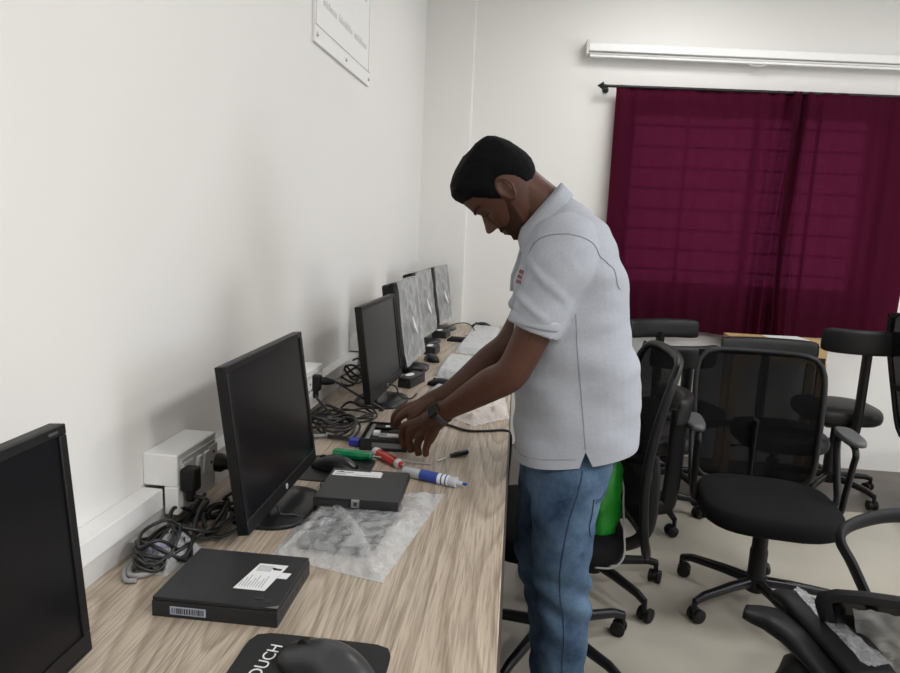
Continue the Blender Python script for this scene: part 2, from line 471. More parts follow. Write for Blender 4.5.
psc = empty('projector_screen', (.32, WY - .05, 0), 0, 'long white roll-up projector screen housing mounted above the curtain', 'projector screen')
def slantbox(bm, x0, x1, z0, z1, y0, y1, sl=-.0205):
    vs = boxb(bm, x0, x1, y0, y1, z0, z1)
    for v in vs: v.co.z += sl * v.co.x
bm = BM(); slantbox(bm, .01, 2.6, 2.335, 2.378, -.03, .05); slantbox(bm, .012, 2.6, 2.322, 2.333, -.012, .03); obj('casing', bm, M['white'], psc, bevel=.004)
bm = BM(); slantbox(bm, .018, 2.6, 2.306, 2.319, -.018, .008); obj('bottom_bar', bm, M['white'], psc, bevel=.003)
bm = BM(); slantbox(bm, -.005, .010, 2.318, 2.395, -.034, .05); obj('end_cap', bm, M['whitegrey'], psc, bevel=.003)
bm = BM(); tube(bm, catmull([(.88, -.008, 2.289), (.90, -.012, 2.279), (.93, -.012, 2.276), (.96, -.012, 2.279), (.985, -.008, 2.287)]), .0035, 8); obj('pull_loop', bm, M['whitegrey'], psc, True)

# poster on the left wall
po = empty('wall_poster', (wallx(2.42) + .0, 2.42, 0), WANG, 'white printed notice board screwed to the left wall', 'poster')
bm = BM(); boxb(bm, .0005, .010, -.335, .335, 1.862, 2.72); obj('board', bm, mat('poster_white', (.84, .84, .83), .35, var=.01), po, bevel=.001)
bm = BM(); boxb(bm, .010, .0125, -.33, .33, 1.912, 1.914); boxb(bm, .010, .0125, -.33, -.328, 1.912, 2.71); boxb(bm, .010, .0125, .310, .312, 1.912, 2.71)
obj('border_line', bm, M['faintink'], po)
random.seed(4)
for z0, y0, y1 in ((1.985, -.26, -.12), (1.985, -.09, .07), (1.985, .10, .27), (2.17, -.14, -.02), (2.20, -.14, -.02), (2.15, .13, .25), (2.19, .13, .25)):
    bm = BM(); y = y0; boxb(bm, .010, .0106, y0, y1, z0 + .002, z0 + .004)
    while y < y1:
        wd = random.uniform(.006, .011); boxb(bm, .010, .0112, y, y + wd, z0, z0 + random.choice((.015, .015, .023))); y += wd + .004
    obj('printed_word', bm, M['faintink'], po)
for y in (-.315, .0, .315):
    bm = BM(); lathe(bm, [(.007, 0), (.007, .002), (.003, .005)], 12, (.010, y, 1.886), axis=(1, 0, 0)); obj('screw', bm, M['steel'], po, True)

# ------------------------------------------------------------------ desk + trunking
desk = empty('desk', (0, 1.7, 0), 0, 'long wood-grain desktop running along the left wall under all the monitors', 'desk')
bm = BM()
boxb(bm, -.60, 0.006, -2.2, WY - .07 - 1.7, DZ - .03, DZ)
for v in bm.verts:
    if v.co.x < -.3: v.co.x = wallx(v.co.y + 1.7) + .003
o = obj('desktop', bm, M['desk'], desk, bevel=.002)
bm = BM(); boxb(bm, .004, .010, -2.2, WY - .07 - 1.7, DZ - .031, DZ - .001); obj('edge_band', bm, M['deskedge'], desk)
for y in (-2.1, -.9, .3, 1.5, 2.3):
    bm = BM(); boxb(bm, -.56, -.10, y - .012, y + .012, 0, DZ - .03); obj('leg', bm, M['deskedge'], desk)
bm = BM(); boxb(bm, -.57, -.55, -2.1, 2.3, .35, DZ - .03); obj('back_panel', bm, M['deskedge'], desk)

def wallbox(bm, a0, a1, y0, y1, z0, z1):
    """box hugging the slightly skewed left wall: a0..a1 distance out from the wall"""
    vs = boxb(bm, a0, a1, y0, y1, z0, z1)
    for v in vs: v.co.x += wallx(v.co.y)
    return vs
bm = BM(); wallbox(bm, .0, .034, -.5, WY - .065, DZ, .792)
bs = obj('desk_backboard', bm, M['whitegrey'], bevel=.001); tag(bs, 'low grey-white board filling the gap between desktop and the trunking', 'board')
bm = BM()
for y0, y1 in ((-.5, 1.148), (1.308, 1.845), (2.025, 2.572), (2.748, WY - .065)):
    wallbox(bm, .0, .040, y0, y1, .792, .832)
tr = obj('cable_trunking', bm, M['white'], bevel=.002); tag(tr, 'white cable trunking running along the left wall just above the desk', 'trunking')

def plug(parent, p, d, m=None, L=.05):
    """power plug: body + taper along direction d (away from the wall)"""
    d = V(d).normalized(); p = V(p)
    bm = BM(); tube(bm, [p, p + d * .012, p + d * .02, p + d * (L * .6), p + d * L], [.019, .019, .013, .012, .006], 12)
    return obj('plug', bm, m or M['black'], parent, True)
def cord(parent, pts, r=.0035, m=None, name='cord', sub=7):
    bm = BM(); tube(bm, catmull(pts, sub), r, 8)
    return obj(name, bm, m or M['cable'], parent, True, angle=3)

def socket_box(yc, w, label, z1=.897):
    t = empty('socket_box', (wallx(yc), yc, 0), WANG, label, 'socket box', 'white socket boxes on the trunking')
    bm = BM(); boxb(bm, 0, .068, -w / 2, w / 2, .835, z1); boxb(bm, .041, .068, -w / 2, w / 2, .780, .835)
    obj('housing', bm, M['white'], t, bevel=.0025)
    bm = BM(); boxb(bm, .068, .071, -w / 2 + .012, w / 2 - .012, .792, z1 - .012); obj('faceplate', bm, M['whitegrey'], t, bevel=.001)
    for y in (-.005, .022):
        bm = BM(); box(bm, (.073, y, .852), (.006, .017, .045), Matrix.Rotation(.12, 3, 'Y')); obj('switch', bm, M['white'], t, bevel=.001)
    for y in (-.045, .056):
        bm = BM(); boxb(bm, .071, .073, y - .019, y + .019, .822, .877); 
        obj('socket', bm, M['white'], t, bevel=.001)
        bm = BM()
        for dy, dz in ((0, .012), (-.009, -.008), (.009, -.008)): lathe(bm, [(.0035, 0), (.0035, .001)], 10, (.073, y + dy, .85 + dz), axis=(1, 0, 0))
        obj('pin_hole', bm, M['ink'], t)
    return t
socket_box(1.228, .155, 'white socket box with two black plugs behind the nearest whole monitor')
socket_box(1.935, .175, 'white socket box between the second and third monitors', .900)
socket_box(2.66, .17, 'farthest white socket box, mostly hidden behind the third monitor', .895)

# ------------------------------------------------------------------ monitors
def monitor(y, xb, rz, label, wrapped=False, W=.415, H=.298, tilt=.13, zb=.786, base=True):
    """local: screen faces +x. xb = x of the lower front edge"""
    t = empty('monitor', (xb, y, DZ), rz, label, 'monitor', 'black flat monitors in a row on the desk')
    ry = Matrix.Rotation(-tilt, 3, 'Y')
    z0 = zb - DZ
    def T(bm):
        for v in bm.verts: v.co = ry @ v.co + V((0, 0, z0))
        return bm
    D = .020
    bm = BM(); boxb(bm, -D, -.003, -W / 2, W / 2, 0, H)
    boxb(bm, -D - .022, -D, -W / 2 + .07, W / 2 - .07, .05, H - .06)
    # front bezel ring
    bz, bb = .013, .026
    boxb(bm, -.003, .0015, -W / 2, W / 2, H - bz, H); boxb(bm, -.003, .0015, -W / 2, W / 2, 0, bb)
    boxb(bm, -.003, .0015, -W / 2, -W / 2 + bz, bb, H - bz); boxb(bm, -.003, .0015, W / 2 - bz, W / 2, bb, H - bz)
    obj('housing', T(bm), M['black'], t, bevel=.0015)
    bm = BM(); boxb(bm, -.0035, -.0015, -W / 2 + bz, W / 2 - bz, bb, H - bz); obj('screen', T(bm), M['screen'], t)
    if not wrapped:
        bm = BM(); lathe(bm, [(.0062, 0), (.0062, .0006)], 20, (.0015, 0, .013), axis=(1, 0, 0)); obj('badge', T(bm), M['greyink'], t, True)
        bm = BM(); boxb(bm, .0015, .002, W / 2 - .032, W / 2 - .016, H - .0080, H - .0050); obj('model_mark', T(bm), mat('dim_grey_print', (.07, .07, .075), .6), t)
        bm = BM()
        for k in range(4): boxb(bm, -.002, .0022, W / 2 - .05 + k * .009, W / 2 - .045 + k * .009, .004, .006)
        obj('button', T(bm), M['dark'], t)
    # stand
    bm = BM(); tube(bm, [(-.048, 0, .008), (-.050, 0, .05), (-.052, 0, .09), (-.045, 0, .13)], [.028, .024, .022, .02], 12, flat=.5, up=(0, 1, 0)); obj('neck', bm, M['blacksat'], t, True)
    bm = BM()
    prof = []
    rr = []
    for s, zz in ((1, 0), (1, .006), (.97, .009), (.5, .012)):
        rr.append(ring(bm, (-.02, 0, zz), V((.085 * s, 0, 0)), V((0, .105 * s, 0)), 40, 2.6))
    bridge(bm, rr); obj('base', bm, M['blacksat'], t, True)
    if wrapped:
        # crinkled protective sheet draped on the front, open at the sides
        bm = BM(); rows = []
        n, k = 26, 34
        for j in range(k + 1):
            v = j / k; row = []
            for i in range(n + 1):
                u = i / n
                yy = -W / 2 + .018 + (W - .036) * u
                zz = H + .002 - (H + .01) * v
                d = .006 + .008 * abs(nz((yy * 9, zz * 3.5, y), 3, 1)) + .004 * nz((yy * 30, zz * 6, y), 1, 2) + .006 * v
                row.append(bm.verts.new((d, yy + .006 * nz((yy * 3, zz * 9, 4), 2, y), zz)))
            rows.append(row)
        bridge(bm, rows, caps=False, closed=False)
        rows = [[bm.verts.new((.008 - .03 * q, -W / 2 + .018 + (W - .036) * i / n, H + .003 + .002 * math.sin(i) * (1 - q)))for i in range(n + 1)] for q in (0, .5, 1)]
        bridge(bm, rows, caps=False, closed=False)
        obj('protective_film', T(bm), M['filmthin'], t, smooth=True, angle=1.2)
        bm = BM()
        for k in range(4):
            box(bm, (.024, -.03 + .015 * k, .15 - .012 * k), (.001, .008, .05), Matrix.Rotation(.35 + .1 * k, 3, 'X'))
        obj('film_print', T(bm), M['label'], t)
        # black edge wrap behind
        bm = BM(); boxb(bm, -.052, -.018, -W / 2 + .004, W / 2 - .004, .02, H - .004)
        obj('back_cover', T(bm), M['leather'], t, bevel=.010, seg=3)
    return t
monitor(.525, -.510, 0.0, 'nearest black monitor, cropped by the left edge of the picture', tilt=.075, W=.44)
monitor(1.285, -.440, 0.0, 'black monitor with dark screen standing behind the flat black desktop computer', W=.405, H=.303)
monitor(2.175, -.402, -.05, 'bare black monitor next to the working man, third from the front', W=.43, zb=.794)
monitor(2.71, -.400, -.06, 'black monitor in clear film just behind the third bare monitor', True, W=.40, zb=.797, H=.32)
monitor(3.36, -.428, -.10, 'second film-wrapped black monitor, between two other wrapped ones', True, W=.38, zb=.80, H=.31)
monitor(3.84, -.392, -.12, 'farthest film-wrapped black monitor, by the corner pillar', True, W=.37, zb=.80, H=.31)

# ------------------------------------------------------------------ small desktop computers
def mini_pc(x, y, z, sx, sy, h, rz, label, stick=None, ports=True):
    t = empty('desktop_computer', (x, y, z), rz, label, 'computer')
    bm = BM(); boxb(bm, -sx / 2, sx / 2, -sy / 2, sy / 2, 0.0, h * .80); boxb(bm, -sx / 2 + .001, sx / 2 - .001, -sy / 2 + .001, sy / 2 - .001, h * .82, h)
    boxb(bm, -sx / 2 + .003, sx / 2 - .003, -sy / 2 + .003, sy / 2 - .003, h * .78, h * .84)
    obj('case', bm, M['graymetal'], t, bevel=.0012)
    return t
# near one
t = mini_pc(-.4105, .9588, DZ, .217, .178, .035, 0, 'flat black desktop computer with white label nearest the black mouse pad')
t.scale = (.88, .88, .88)
bm = BM()
def poly(bm, pts, z, h=.0004):
    lo_ = [bm.verts.new((p[0], p[1], z)) for p in pts]; hi_ = [bm.verts.new((p[0], p[1], z + h)) for p in pts]
    bridge(bm, [lo_, hi_])
poly(bm, [(.012, -.040), (.068, -.040), (.080, .050), (.026, .050)], .035)
poly(bm, [(.0745, .004), (.092, .004), (.0945, .024), (.077, .024)], .035)
obj('label_sticker', bm, M['label'], t)
bm = BM()
for k in range(6): boxb(bm, .028, .055, .041 - k * .0035, .0425 - k * .0035, .0354, .0357)
for k in range(9): boxb(bm, .018 + k * .005, .0195 + k * .005, -.032, -.012 + .01 * (k % 3), .0354, .0357)
obj('label_print', bm, M['greyink'], t)
bm = BM(); boxb(bm, .058, .073, .030, .036, .0354, .0358); boxb(bm, .055, .062, .034, .038, .0354, .0358); obj('label_mark', bm, M['ink'], t)
bm = BM(); boxb(bm, -.076, -.014, -.0902, -.0892, .007, .021); obj('barcode_label', bm, mat('pale_blue_label', (.42, .48, .58), .5), t)
random.seed(2); bm = BM(); x = -.073
while x < -.018:
    wd = random.choice((.0008, .0016, .0024)); boxb(bm, x, x + wd, -.0906, -.0901, .009, .019); x += wd + random.choice((.0012, .002))
obj('barcode', bm, M['ink'], t)
bm = BM(); 
for y in (-.07, -.045, -.02, .01, .04): boxb(bm, .1084, .1090, y, y + .014, .010, .018)
obj('port', bm, M['ink'], t)
bm = BM(); boxb(bm, .060, .075, -.068, -.058, .0350, .0362); boxb(bm, .082, .092, -.076, -.064, .035, .036); obj('vent_mark', bm, M['ink'], t, bevel=.0004)
bm = BM(); poly(bm, [(.088, -.0888), (.1083, -.0888), (.1083, -.080), (.100, -.084)], .0351, .0003); obj('worn_corner', bm, M['steel'], t)

# second one lying on the bagged keyboard
t = mini_pc(-.292, 1.340, .7765, .172, .168, .0175, .02, 'thin black drive unit with narrow white label resting on the bagged keyboard')
t.rotation_euler = (0, 0, .02)
bm = BM(); boxb(bm, -.079, .028, .040, .068, .0175, .018); obj('label_sticker', bm, M['label'], t)
bm = BM(); boxb(bm, -.072, -.035, .056, .061, .018, .0183); boxb(bm, -.074, -.05, .046, .050, .018, .0183); boxb(bm, -.03, .02, .046, .048, .018, .0183); obj('label_print', bm, M['greyink'], t)
bm = BM(); boxb(bm, -.066, -.058, .058, .063, .018, .0184); obj('label_mark', bm, M['ink'], t)
bm = BM(); boxb(bm, -.008, .008, -.089, -.0838, .002, .0178); obj('connector', bm, M['steel'], t, bevel=.0005)
bm = BM(); boxb(bm, -.003, .004, -.0896, -.0888, .006, .014); obj('connector_slot', bm, M['ink'], t)
bm = BM(); boxb(bm, .001, .025, .068, .073, .0170, .018); obj('label_tab', bm, M['label'], t)

# third: opened unit under the hands
t = empty('opened_computer', (-.322, 1.757, DZ), .05, 'opened small black computer under the man\'s hands', 'computer')
bm = BM(); boxb(bm, -.062, .062, -.078, .078, 0, .005); boxb(bm, -.062, -.059, -.078, .078, 0, .032); boxb(bm, .059, .062, -.078, .078, 0, .032)
boxb(bm, -.062, .062, -.078, -.075, 0, .032); boxb(bm, -.062, .062, .075, .078, 0, .032); obj('case', bm, M['graymetal'], t, bevel=.0008)
bm = BM(); boxb(bm, -.057, .057, -.073, .073, .005, .020); obj('circuit_board', bm, M['dark'], t)
bm = BM(); boxb(bm, -.048, .03, .038, .066, .020, .028); obj('memory_module', bm, M['black'], t, bevel=.001)
bm = BM(); boxb(bm, -.016, .05, -.052, -.018, .020, .031); boxb(bm, -.05, -.04, -.07, .06, .02, .031); obj('bracket', bm, M['steel'], t, bevel=.001)
bm = BM(); boxb(bm, -.038, -.02, -.012, .01, .020, .029); boxb(bm, .004, .036, -.044, -.026, .031, .0315); boxb(bm, -.012, .0, .044, .06, .028, .0285); obj('label_sticker', bm, M['label'], t)
bm = BM(); lathe(bm, [(.018, .02), (.018, .027), (.012, .029)], 20, (.02, .012, 0)); obj('fan', bm, M['black'], t, True)
bm = BM(); boxb(bm, -.03, .048, -.0788, -.078, .009, .022); obj('barcode_label', bm, mat('grey_label', (.2, .21, .22), .5), t)
bm = BM(); boxb(bm, -.094, -.066, -.062, -.032, .004, .020); boxb(bm, -.066, -.062, -.058, -.036, .006, .018); obj('blue_plug', bm, M['blue'], t, bevel=.003)

# black units by the wrapped monitors
for (x, y, sx, sy, rz, lab) in ((-.362, 2.44, .050, .14, -.25, 'small black computer with round white sticker beside the third monitor'),
                            (-.368, 3.08, .055, .10, -.1, 'small black computer with pale top in front of the second wrapped monitor'),
                            (-.378, 3.56, .075, .12, -.1, 'small black computer with silver top near the farthest wrapped monitor')):
    t = mini_pc(x, y, DZ, sx, sy, .036, rz, lab)
    bm = BM(); rr = [ring(bm, (-.008, .0, .0362 + k * .0005), V((.014, 0, 0)), V((0, .028, 0)), 24) for k in range(2)]; bridge(bm, rr); obj('sticker', bm, M['label'], t)

# ------------------------------------------------------------------ mice, pads
def mouse(x, y, z, rz, label, s=1.0, m=None, detail=False):
    t = empty('computer_mouse', (x, y, z), rz, label, 'mouse')
    bm = BM(); rr = []
    n = 28
    for k in range(13):          # along local y (length), front = +y
        u = k / 12; yy = (-.055 + .11 * u) * s
        wv = .031 * s * math.sin(PI * (.10 + .80 * u)) ** .55
        h = .036 * s * (math.sin(PI * (.08 + .80 * u)) ** .8) * (1.0 - .28 * u)
        r_ = []
        for i in range(n):
            a = 2 * PI * i / n
            zz = max(0, math.sin(a)) ** .8 * h if math.sin(a) > 0 else -.001 * 0
            r_.append(bm.verts.new((wv * math.cos(a) * (1 if math.sin(a) > 0 else .92), yy, .002 * s + zz)))
        rr.append(r_)
    bridge(bm, rr); obj('body', bm, m or M['blacksat'], t, True)
    bm = BM(); lathe(bm, [(.0085 * s, -.0035 * s), (.009 * s, 0), (.0085 * s, .0035 * s)], 18, (0, .030 * s, .021 * s), axis=(1, 0, 0)); obj('scroll_wheel', bm, M['dark'], t, True)
    if detail:
        bm = BM(); box(bm, (.0, .020, .0305), (.0012, .05, .0012)); obj('button_seam', bm, M['ink'], t)
        bm = BM(); rr = [ring(bm, (-.0, .030, .0285 + .0018 * k), V((.008, 0, 0)), V((0, .018, -.003)), 20) for k in range(2)]; bridge(bm, rr); obj('wheel_surround', bm, M['graymetal'], t, True)
        bm = BM(); box(bm, (.004, -.043, .0235), (.014, .004, .0008), Matrix.Rotation(.75, 3, 'X')); obj('logo_mark', bm, M['label'], t)
        bm = BM(); tube(bm, catmull([(-.03, -.02, .006), (-.029, .0, .009), (-.0285, .03, .007)]), .0028, 8); tube(bm, catmull([(.03, -.04, .004), (.031, .0, .008), (.0285, .035, .006)]), .0035, 8); obj('side_grip', bm, M['graymetal'], t, True)
    return t
pad = empty('mouse_pad', (-.242, .773, DZ), -.01, 'black mouse pad with white letters under the nearest mouse', 'mouse pad')
bm = BM(); rr = [ring(bm, (0, 0, z), V((.102, 0, 0)), V((0, .092, 0)), 48, 9) for z in (0, .0025)]; bridge(bm, rr); obj('mat', bm, mat('black_pad_cloth', (.014, .014, .015), .85, bump=.3, bscale=900), pad, True, angle=.5)
text_mesh('printed_letters', 'TOUCH', .025, M['label'], pad, (-.050, .066, .0026), (0, 0, PI / 2 - .1), align='RIGHT')
mouse(-.215, .790, DZ + .0026, 1.15, 'large dark mouse on the lettered mouse pad in the foreground', 1.25, mat('dark_grey_mouse', (.035, .036, .04), .3), True)
pad = empty('mouse_pad', (-.40, 1.525, DZ), .0, 'small black mouse pad partly behind the second monitor', 'mouse pad')
bm = BM(); rr = [ring(bm, (0, 0, z), V((.082, 0, 0)), V((0, .085, 0)), 48, 9) for z in (0, .0025)]; bridge(bm, rr); obj('mat', bm, M['black'], pad, True, angle=.5)
mouse(-.405, 1.525, DZ + .0026, 1.35, 'black mouse beside the green-handled screwdriver', 1.0)
mouse(-.250, 2.44, DZ, 1.2, 'black mouse beyond the man\'s hands near the crumpled white bag', .95)
mouse(-.345, 2.90, DZ, .5, 'black mouse left of the nearest grey keyboard packet', .95)
mouse(-.185, 3.97, DZ, 1.5, 'black mouse at the far end of the desk', 1.05)
# black bare keyboard far
kb = empty('keyboard', (-.245, 3.46, DZ), -.12, 'uncovered black keyboard between the far grey packets and monitors', 'keyboard')
bm = BM(); boxb(bm, -.085, .085, -.045, .045, 0, .012); obj('body', bm, M['black'], kb, bevel=.003)
bm = BM()
for i in range(12):
    for j in range(5): boxb(bm, -.078 + i * .0132, -.078 + i * .0132 + .011, -.038 + j * .0155, -.038 + j * .0155 + .012, .012, .016)
obj('keys', bm, M['dark'], kb)

# ------------------------------------------------------------------ bagged keyboards
def sheet(bm, quad, f, nx=30, ny=30, z0=DZ, bottom=True):
    """quad: four xy corners (ccw); f(u,v)->height above z0; closed sack"""
    q = [V((a[0], a[1], 0)) for a in quad]
    def P(u, v): return (q[0] * (1 - u) + q[1] * u) * (1 - v) + (q[3] * (1 - u) + q[2] * u) * v
    top = [[bm.verts.new(P(i / nx, j / ny) + V((0, 0, z0 + f(i / nx, j / ny)))) for i in range(nx + 1)] for j in range(ny + 1)]
    bridge(bm, top, caps=False, closed=False)
    if bottom:
        bot = [[bm.verts.new(P(i / nx, j / ny) + V((0, 0, z0 + .0006))) for i in range(nx + 1)] for j in range(ny + 1)]
        bridge(bm, bot, caps=False, closed=False)
        for i in range(nx):
            bm.faces.new((top[0][i], top[0][i + 1], bot[0][i + 1], bot[0][i])); bm.faces.new((top[ny][i], top[ny][i + 1], bot[ny][i + 1], bot[ny][i]))
        for j in range(ny):
            bm.faces.new((top[j][0], top[j + 1][0], bot[j + 1][0], bot[j][0])); bm.faces.new((top[j][nx], top[j + 1][nx], bot[j + 1][nx], bot[j][nx]))
def edgef(u, v, e=.08): return ss(0, e, min(u, 1 - u, v, 1 - v))
for i, (quad, h, lab) in enumerate((
        ([(-.293, 2.591), (-.145, 2.52), (-.10, 2.93), (-.285, 2.99)], .030, 'grey packet holding a keyboard, nearest of the three beyond the man\'s arm'),
        ([(-.268, 3.14), (-.090, 3.06), (-.062, 3.44), (-.25, 3.50)], .028, 'middle grey keyboard packet of the three beyond the man\'s arm'),
        ([(-.250, 3.60), (-.088, 3.57), (-.075, 3.95), (-.232, 4.0)], .018, 'farthest grey keyboard packet near the end of the desk'))):
    t = empty('keyboard_packet', (0, 0, 0), 0, lab, 'keyboard packet', 'bagged keyboards on the far desk')
    t.location = (sum(q[0] for q in quad) / 4, sum(q[1] for q in quad) / 4, DZ)
    quad2 = [(q[0] - t.location.x, q[1] - t.location.y) for q in quad]
    bm = BM(); sheet(bm, quad2, lambda u, v: .001 + edgef(u, v, .10) * h + .0025 * nz((u * 5, v * 5, i), 1.4), z0=0); obj('sleeve', bm, M['keyfilm'], t, True, angle=2)
    c = [V((a[0], a[1], 0)) * 1.0 for a in quad2]
    e0 = c[0] + (c[0] - c[1]).normalized() * .015
    bm = BM(); sheet(bm, [tuple(c[0][:2]), tuple(c[1][:2]), tuple((c[1] - V((0, .035, 0)))[:2]), tuple((c[0] - V((-.004, .03, 0)))[:2])], lambda u, v: .002 + .006 * abs(nz((u * 9, v * 3, i), 1.6)), 24, 6, z0=0, bottom=False); obj('loose_end', bm, M['film'], t, True)

# big clear bag with a dark keyboard inside, under the drive unit
t = empty('bagged_keyboard', (-.28, 1.24, DZ), 0, 'dark keyboard in a large crumpled clear plastic bag on the near desk', 'bagged keyboard')
def L(q): return [(a[0] + .28, a[1] - 1.24) for a in q]
bm = BM(); rm = Matrix.Rotation(-.10, 3, 'Z')
box(bm, (-.006, -.018, .0085), (.140, .220, .011), rm); kbo = obj('keyboard', bm, M['graymetal'], t, bevel=.003)
bm = BM()
for i in range(5):
    for j in range(13):
        p = rm @ V((-.056 + i * .027, -.100 + j * .0160, 0)) + V((-.006, -.018, 0)); box(bm, (p.x, p.y, .0145), (.022, .013, .003), rm)
obj('keys', bm, M['dark'], t)
bm = BM()
sheet(bm, L([(-.402, 1.085), (-.190, 1.030), (-.128, 1.425), (-.385, 1.36)]),
      lambda u, v: .002 + edgef(u, v, .16) * .023 + .006 * abs(nz((u * 4, v * 5, 2), 1.5)) * edgef(u, v, .05) + .003 * nz((u * 13, v * 13, 7), 1.0) * edgef(u, v, .04) - .012 * ss(.62, .8, v) * 0, 60, 80, z0=0)
for v in bm.verts:
    x, y = v.co.x - .28, v.co.y + 1.24
    if -.39 < x < -.185 and 1.245 < y < 1.435 and v.co.z > .0245: v.co.z = .0245
obj('plastic_bag', bm, M['film'], t, True, angle=1.0)
bm = BM(); rows = []
for j in range(4):
    rows.append([bm.verts.new(V((-.10 + .17 * (i / 30) + .02 * math.sin(i / 30 * 3) * (j - 1.5) * .2 + j * .006, .07 - .26 * (i / 30) + .02 * math.sin(i / 30 * 4) - j * .002, .0265 + (.004 if j in (1, 2) else 0) - .012 * ss(.6, 1, i / 30)))) for i in range(31)])
bridge(bm, rows, caps=False, closed=False); obj('bag_fold', bm, M['film'], t, True)

# crumpled white bag past the man's hands
t = empty('crumpled_bag', (-.12, 2.2, DZ), 0, 'crumpled white and pinkish bag lying beyond the man\'s wrists', 'bag')
bm = BM(); sheet(bm, [(-.165, -.05), (.02, -.245), (.125, -.13), (.105, .16)], lambda u, v: .001 + edgef(u, v, .25) * (.016 + .020 * abs(nz((u * 5, v * 5, 3), 1.1))) + .004 * nz((u * 14, v * 14, 3), 1), 40, 40, z0=0); obj('cloth_part', bm, M['cloth'], t, True, angle=2)
bm = BM(); sheet(bm, [(-.185, .00), (-.04, -.06), (.06, .20), (-.16, .24)], lambda u, v: .001 + edgef(u, v, .15) * .018 + .003 * nz((u * 10, v * 10, 5), 1), 30, 30, z0=.0, bottom=True); obj('sleeve', bm, M['keyfilm'], t, True, angle=2)

# ------------------------------------------------------------------ tools
def screwdriver(p0, p1, tip, m, label, r=.011, bands=False):
    """p0->p1 handle, p1->tip shaft"""
    t = empty('screwdriver', V(p0), 0, label, 'screwdriver')
    a = V(p1) - V(p0); b = V(tip) - V(p0)
    bm = BM(); tube(bm, [a * s for s in (0, .03, .12, .3, .5, .75, .88, .95, 1)], [r * k for k in (.5, .85, 1, .95, 1, .95, .7, .85, .6)], 8)
    obj('handle', bm, m, t, True, angle=.5)
    if bands:
        for s0, s1 in ((.02, .18), (.86, .98)):
            bm = BM(); tube(bm, [a * s0, a * (s0 + s1) / 2, a * s1], [r * .9, r * 1.06, r * (1.0 if s0 < .5 else .8)], 10); obj('collar', bm, M['clearp'], t, True)
        for k in range(3):
            ang = k * 1.4 + .3; off = V((0, math.cos(ang), math.sin(ang))) * r * .75
            bm = BM(); tube(bm, [a * .2 + off, a * .8 + off], .0028, 6); obj('stripe', bm, M['label'] if k != 1 else M['black'], t, True)
    bm = BM(); tube(bm, [a, a + (b - a) * .97, b], [.0026, .0026, .0015], 8); obj('shaft', bm, M['steel'], t, True)
    return t
screwdriver((-.432, 1.608, DZ + .0125), (-.330, 1.600, DZ + .0125), (-.180, 1.594, DZ + .006), M['greenp'], 'screwdriver with clear green handle beside the mouse', .0125)
screwdriver((-.333, 1.640, DZ + .0125), (-.250, 1.558, DZ + .0115), (-.160, 1.522, DZ + .004), M['redp'], 'screwdriver with red striped handle next to the green one', .0125, True)
screwdriver((-.098, 1.702, DZ + .008), (-.140, 1.660, DZ + .008), (-.170, 1.630, DZ + .003), M['black'], 'small black-handled precision screwdriver right of the man\'s hand', .0075)
t = empty('paste_tube', (-.236, 1.518, DZ + .0125), 0, 'clear syringe tube with a blue and white label behind the drive unit', 'tube')
d = V((.144, -.052, 0))
bm = BM(); tube(bm, [d * s for s in (0, .03, .04, .86, .87, .90, .905, 1.0)], [.011, .011, .0125, .0125, .0125, .0125, .006, .005], 16); obj('barrel', bm, M['clearp'], t, True)
bm = BM(); tube(bm, [d * .30, d * .60], .0129, 20); obj('blue_label', bm, M['bluelabel'], t, True)
bm = BM(); tube(bm, [d * .60, d * .78], .0128, 20); obj('white_label', bm, M['label'], t, True)
bm = BM(); tube(bm, [d * .66, d * .68], .0131, 20); tube(bm, [d * .73, d * .75], .0131, 20); obj('band', bm, M['bluelabel'], t, True)
bm = BM(); tube(bm, [d * 1.0, d * 1.06], .0035, 10); obj('tip', bm, M['bluelabel'], t, True)

# ------------------------------------------------------------------ cables
def coil(parent, c, rx, ry, n, seed, r=.0035, m=None, rise=.02, start=None, end=None, name='cord'):
    random.seed(seed); pts = []
    if start: pts += [V(p) for p in start]
    for k in range(n * 5):
        a = k * 2 * PI / 5 + seed
        q = random.uniform(.62, 1.1)
        pts.append(V((c[0] + rx * q * math.cos(a), c[1] + ry * q * math.sin(a), c[2] + r + rise * (random.random() ** 1.3) + .002 * (k % 3))))
    if end: pts += [V(p) for p in end]
    return cord(parent, pts, r, m, name, 6)
def cable_thing(loc, label):
    return empty('power_cable', loc, 0, label, 'cable', 'coiled cables along the wall')
# near bundle
t = cable_thing((-.58, 1.06, DZ), 'coiled black power cable plugged by a flat plug into the near socket box')
coil(t, (0, .0, 0), .050, .075, 4, 1, .0036, rise=.040, end=[(.03, .06, .05), (.03, .10, .06), (-.005, .105, .065)])
bm = BM(); box(bm, (-.005, .105, .098), (.030, .030, .046)); box(bm, (-.006, .105, .068), (.018, .014, .03)); obj('plug', bm, M['black'], t, bevel=.005)
t = cable_thing((-.565, 1.15, DZ), 'black power cable with round plug, loops beneath the near socket box')
coil(t, (0, 0, 0), .050, .080, 4, 2, .0036, rise=.042, end=[(.03, .05, .05), (.06, .10, .07), (.045, .115, .094)])
plug(t, (-.015, .115, .096), (1, .05, -.05), L=.065)
t = cable_thing((-.575, 1.03, DZ), 'tightly folded black cable loops at the near end of the cable heap')
coil(t, (.0, 0, 0), .032, .055, 5, 3, .003, rise=.055)
t = cable_thing((-.53, 1.18, DZ), 'loose black cable loops beside the base of the second monitor')
coil(t, (0, 0, 0), .045, .060, 4, 5, .0034, rise=.032)
t = empty('video_cable', (-.56, .985, DZ), 0, 'grey video cable with blue plug beside the near desktop computer', 'cable')
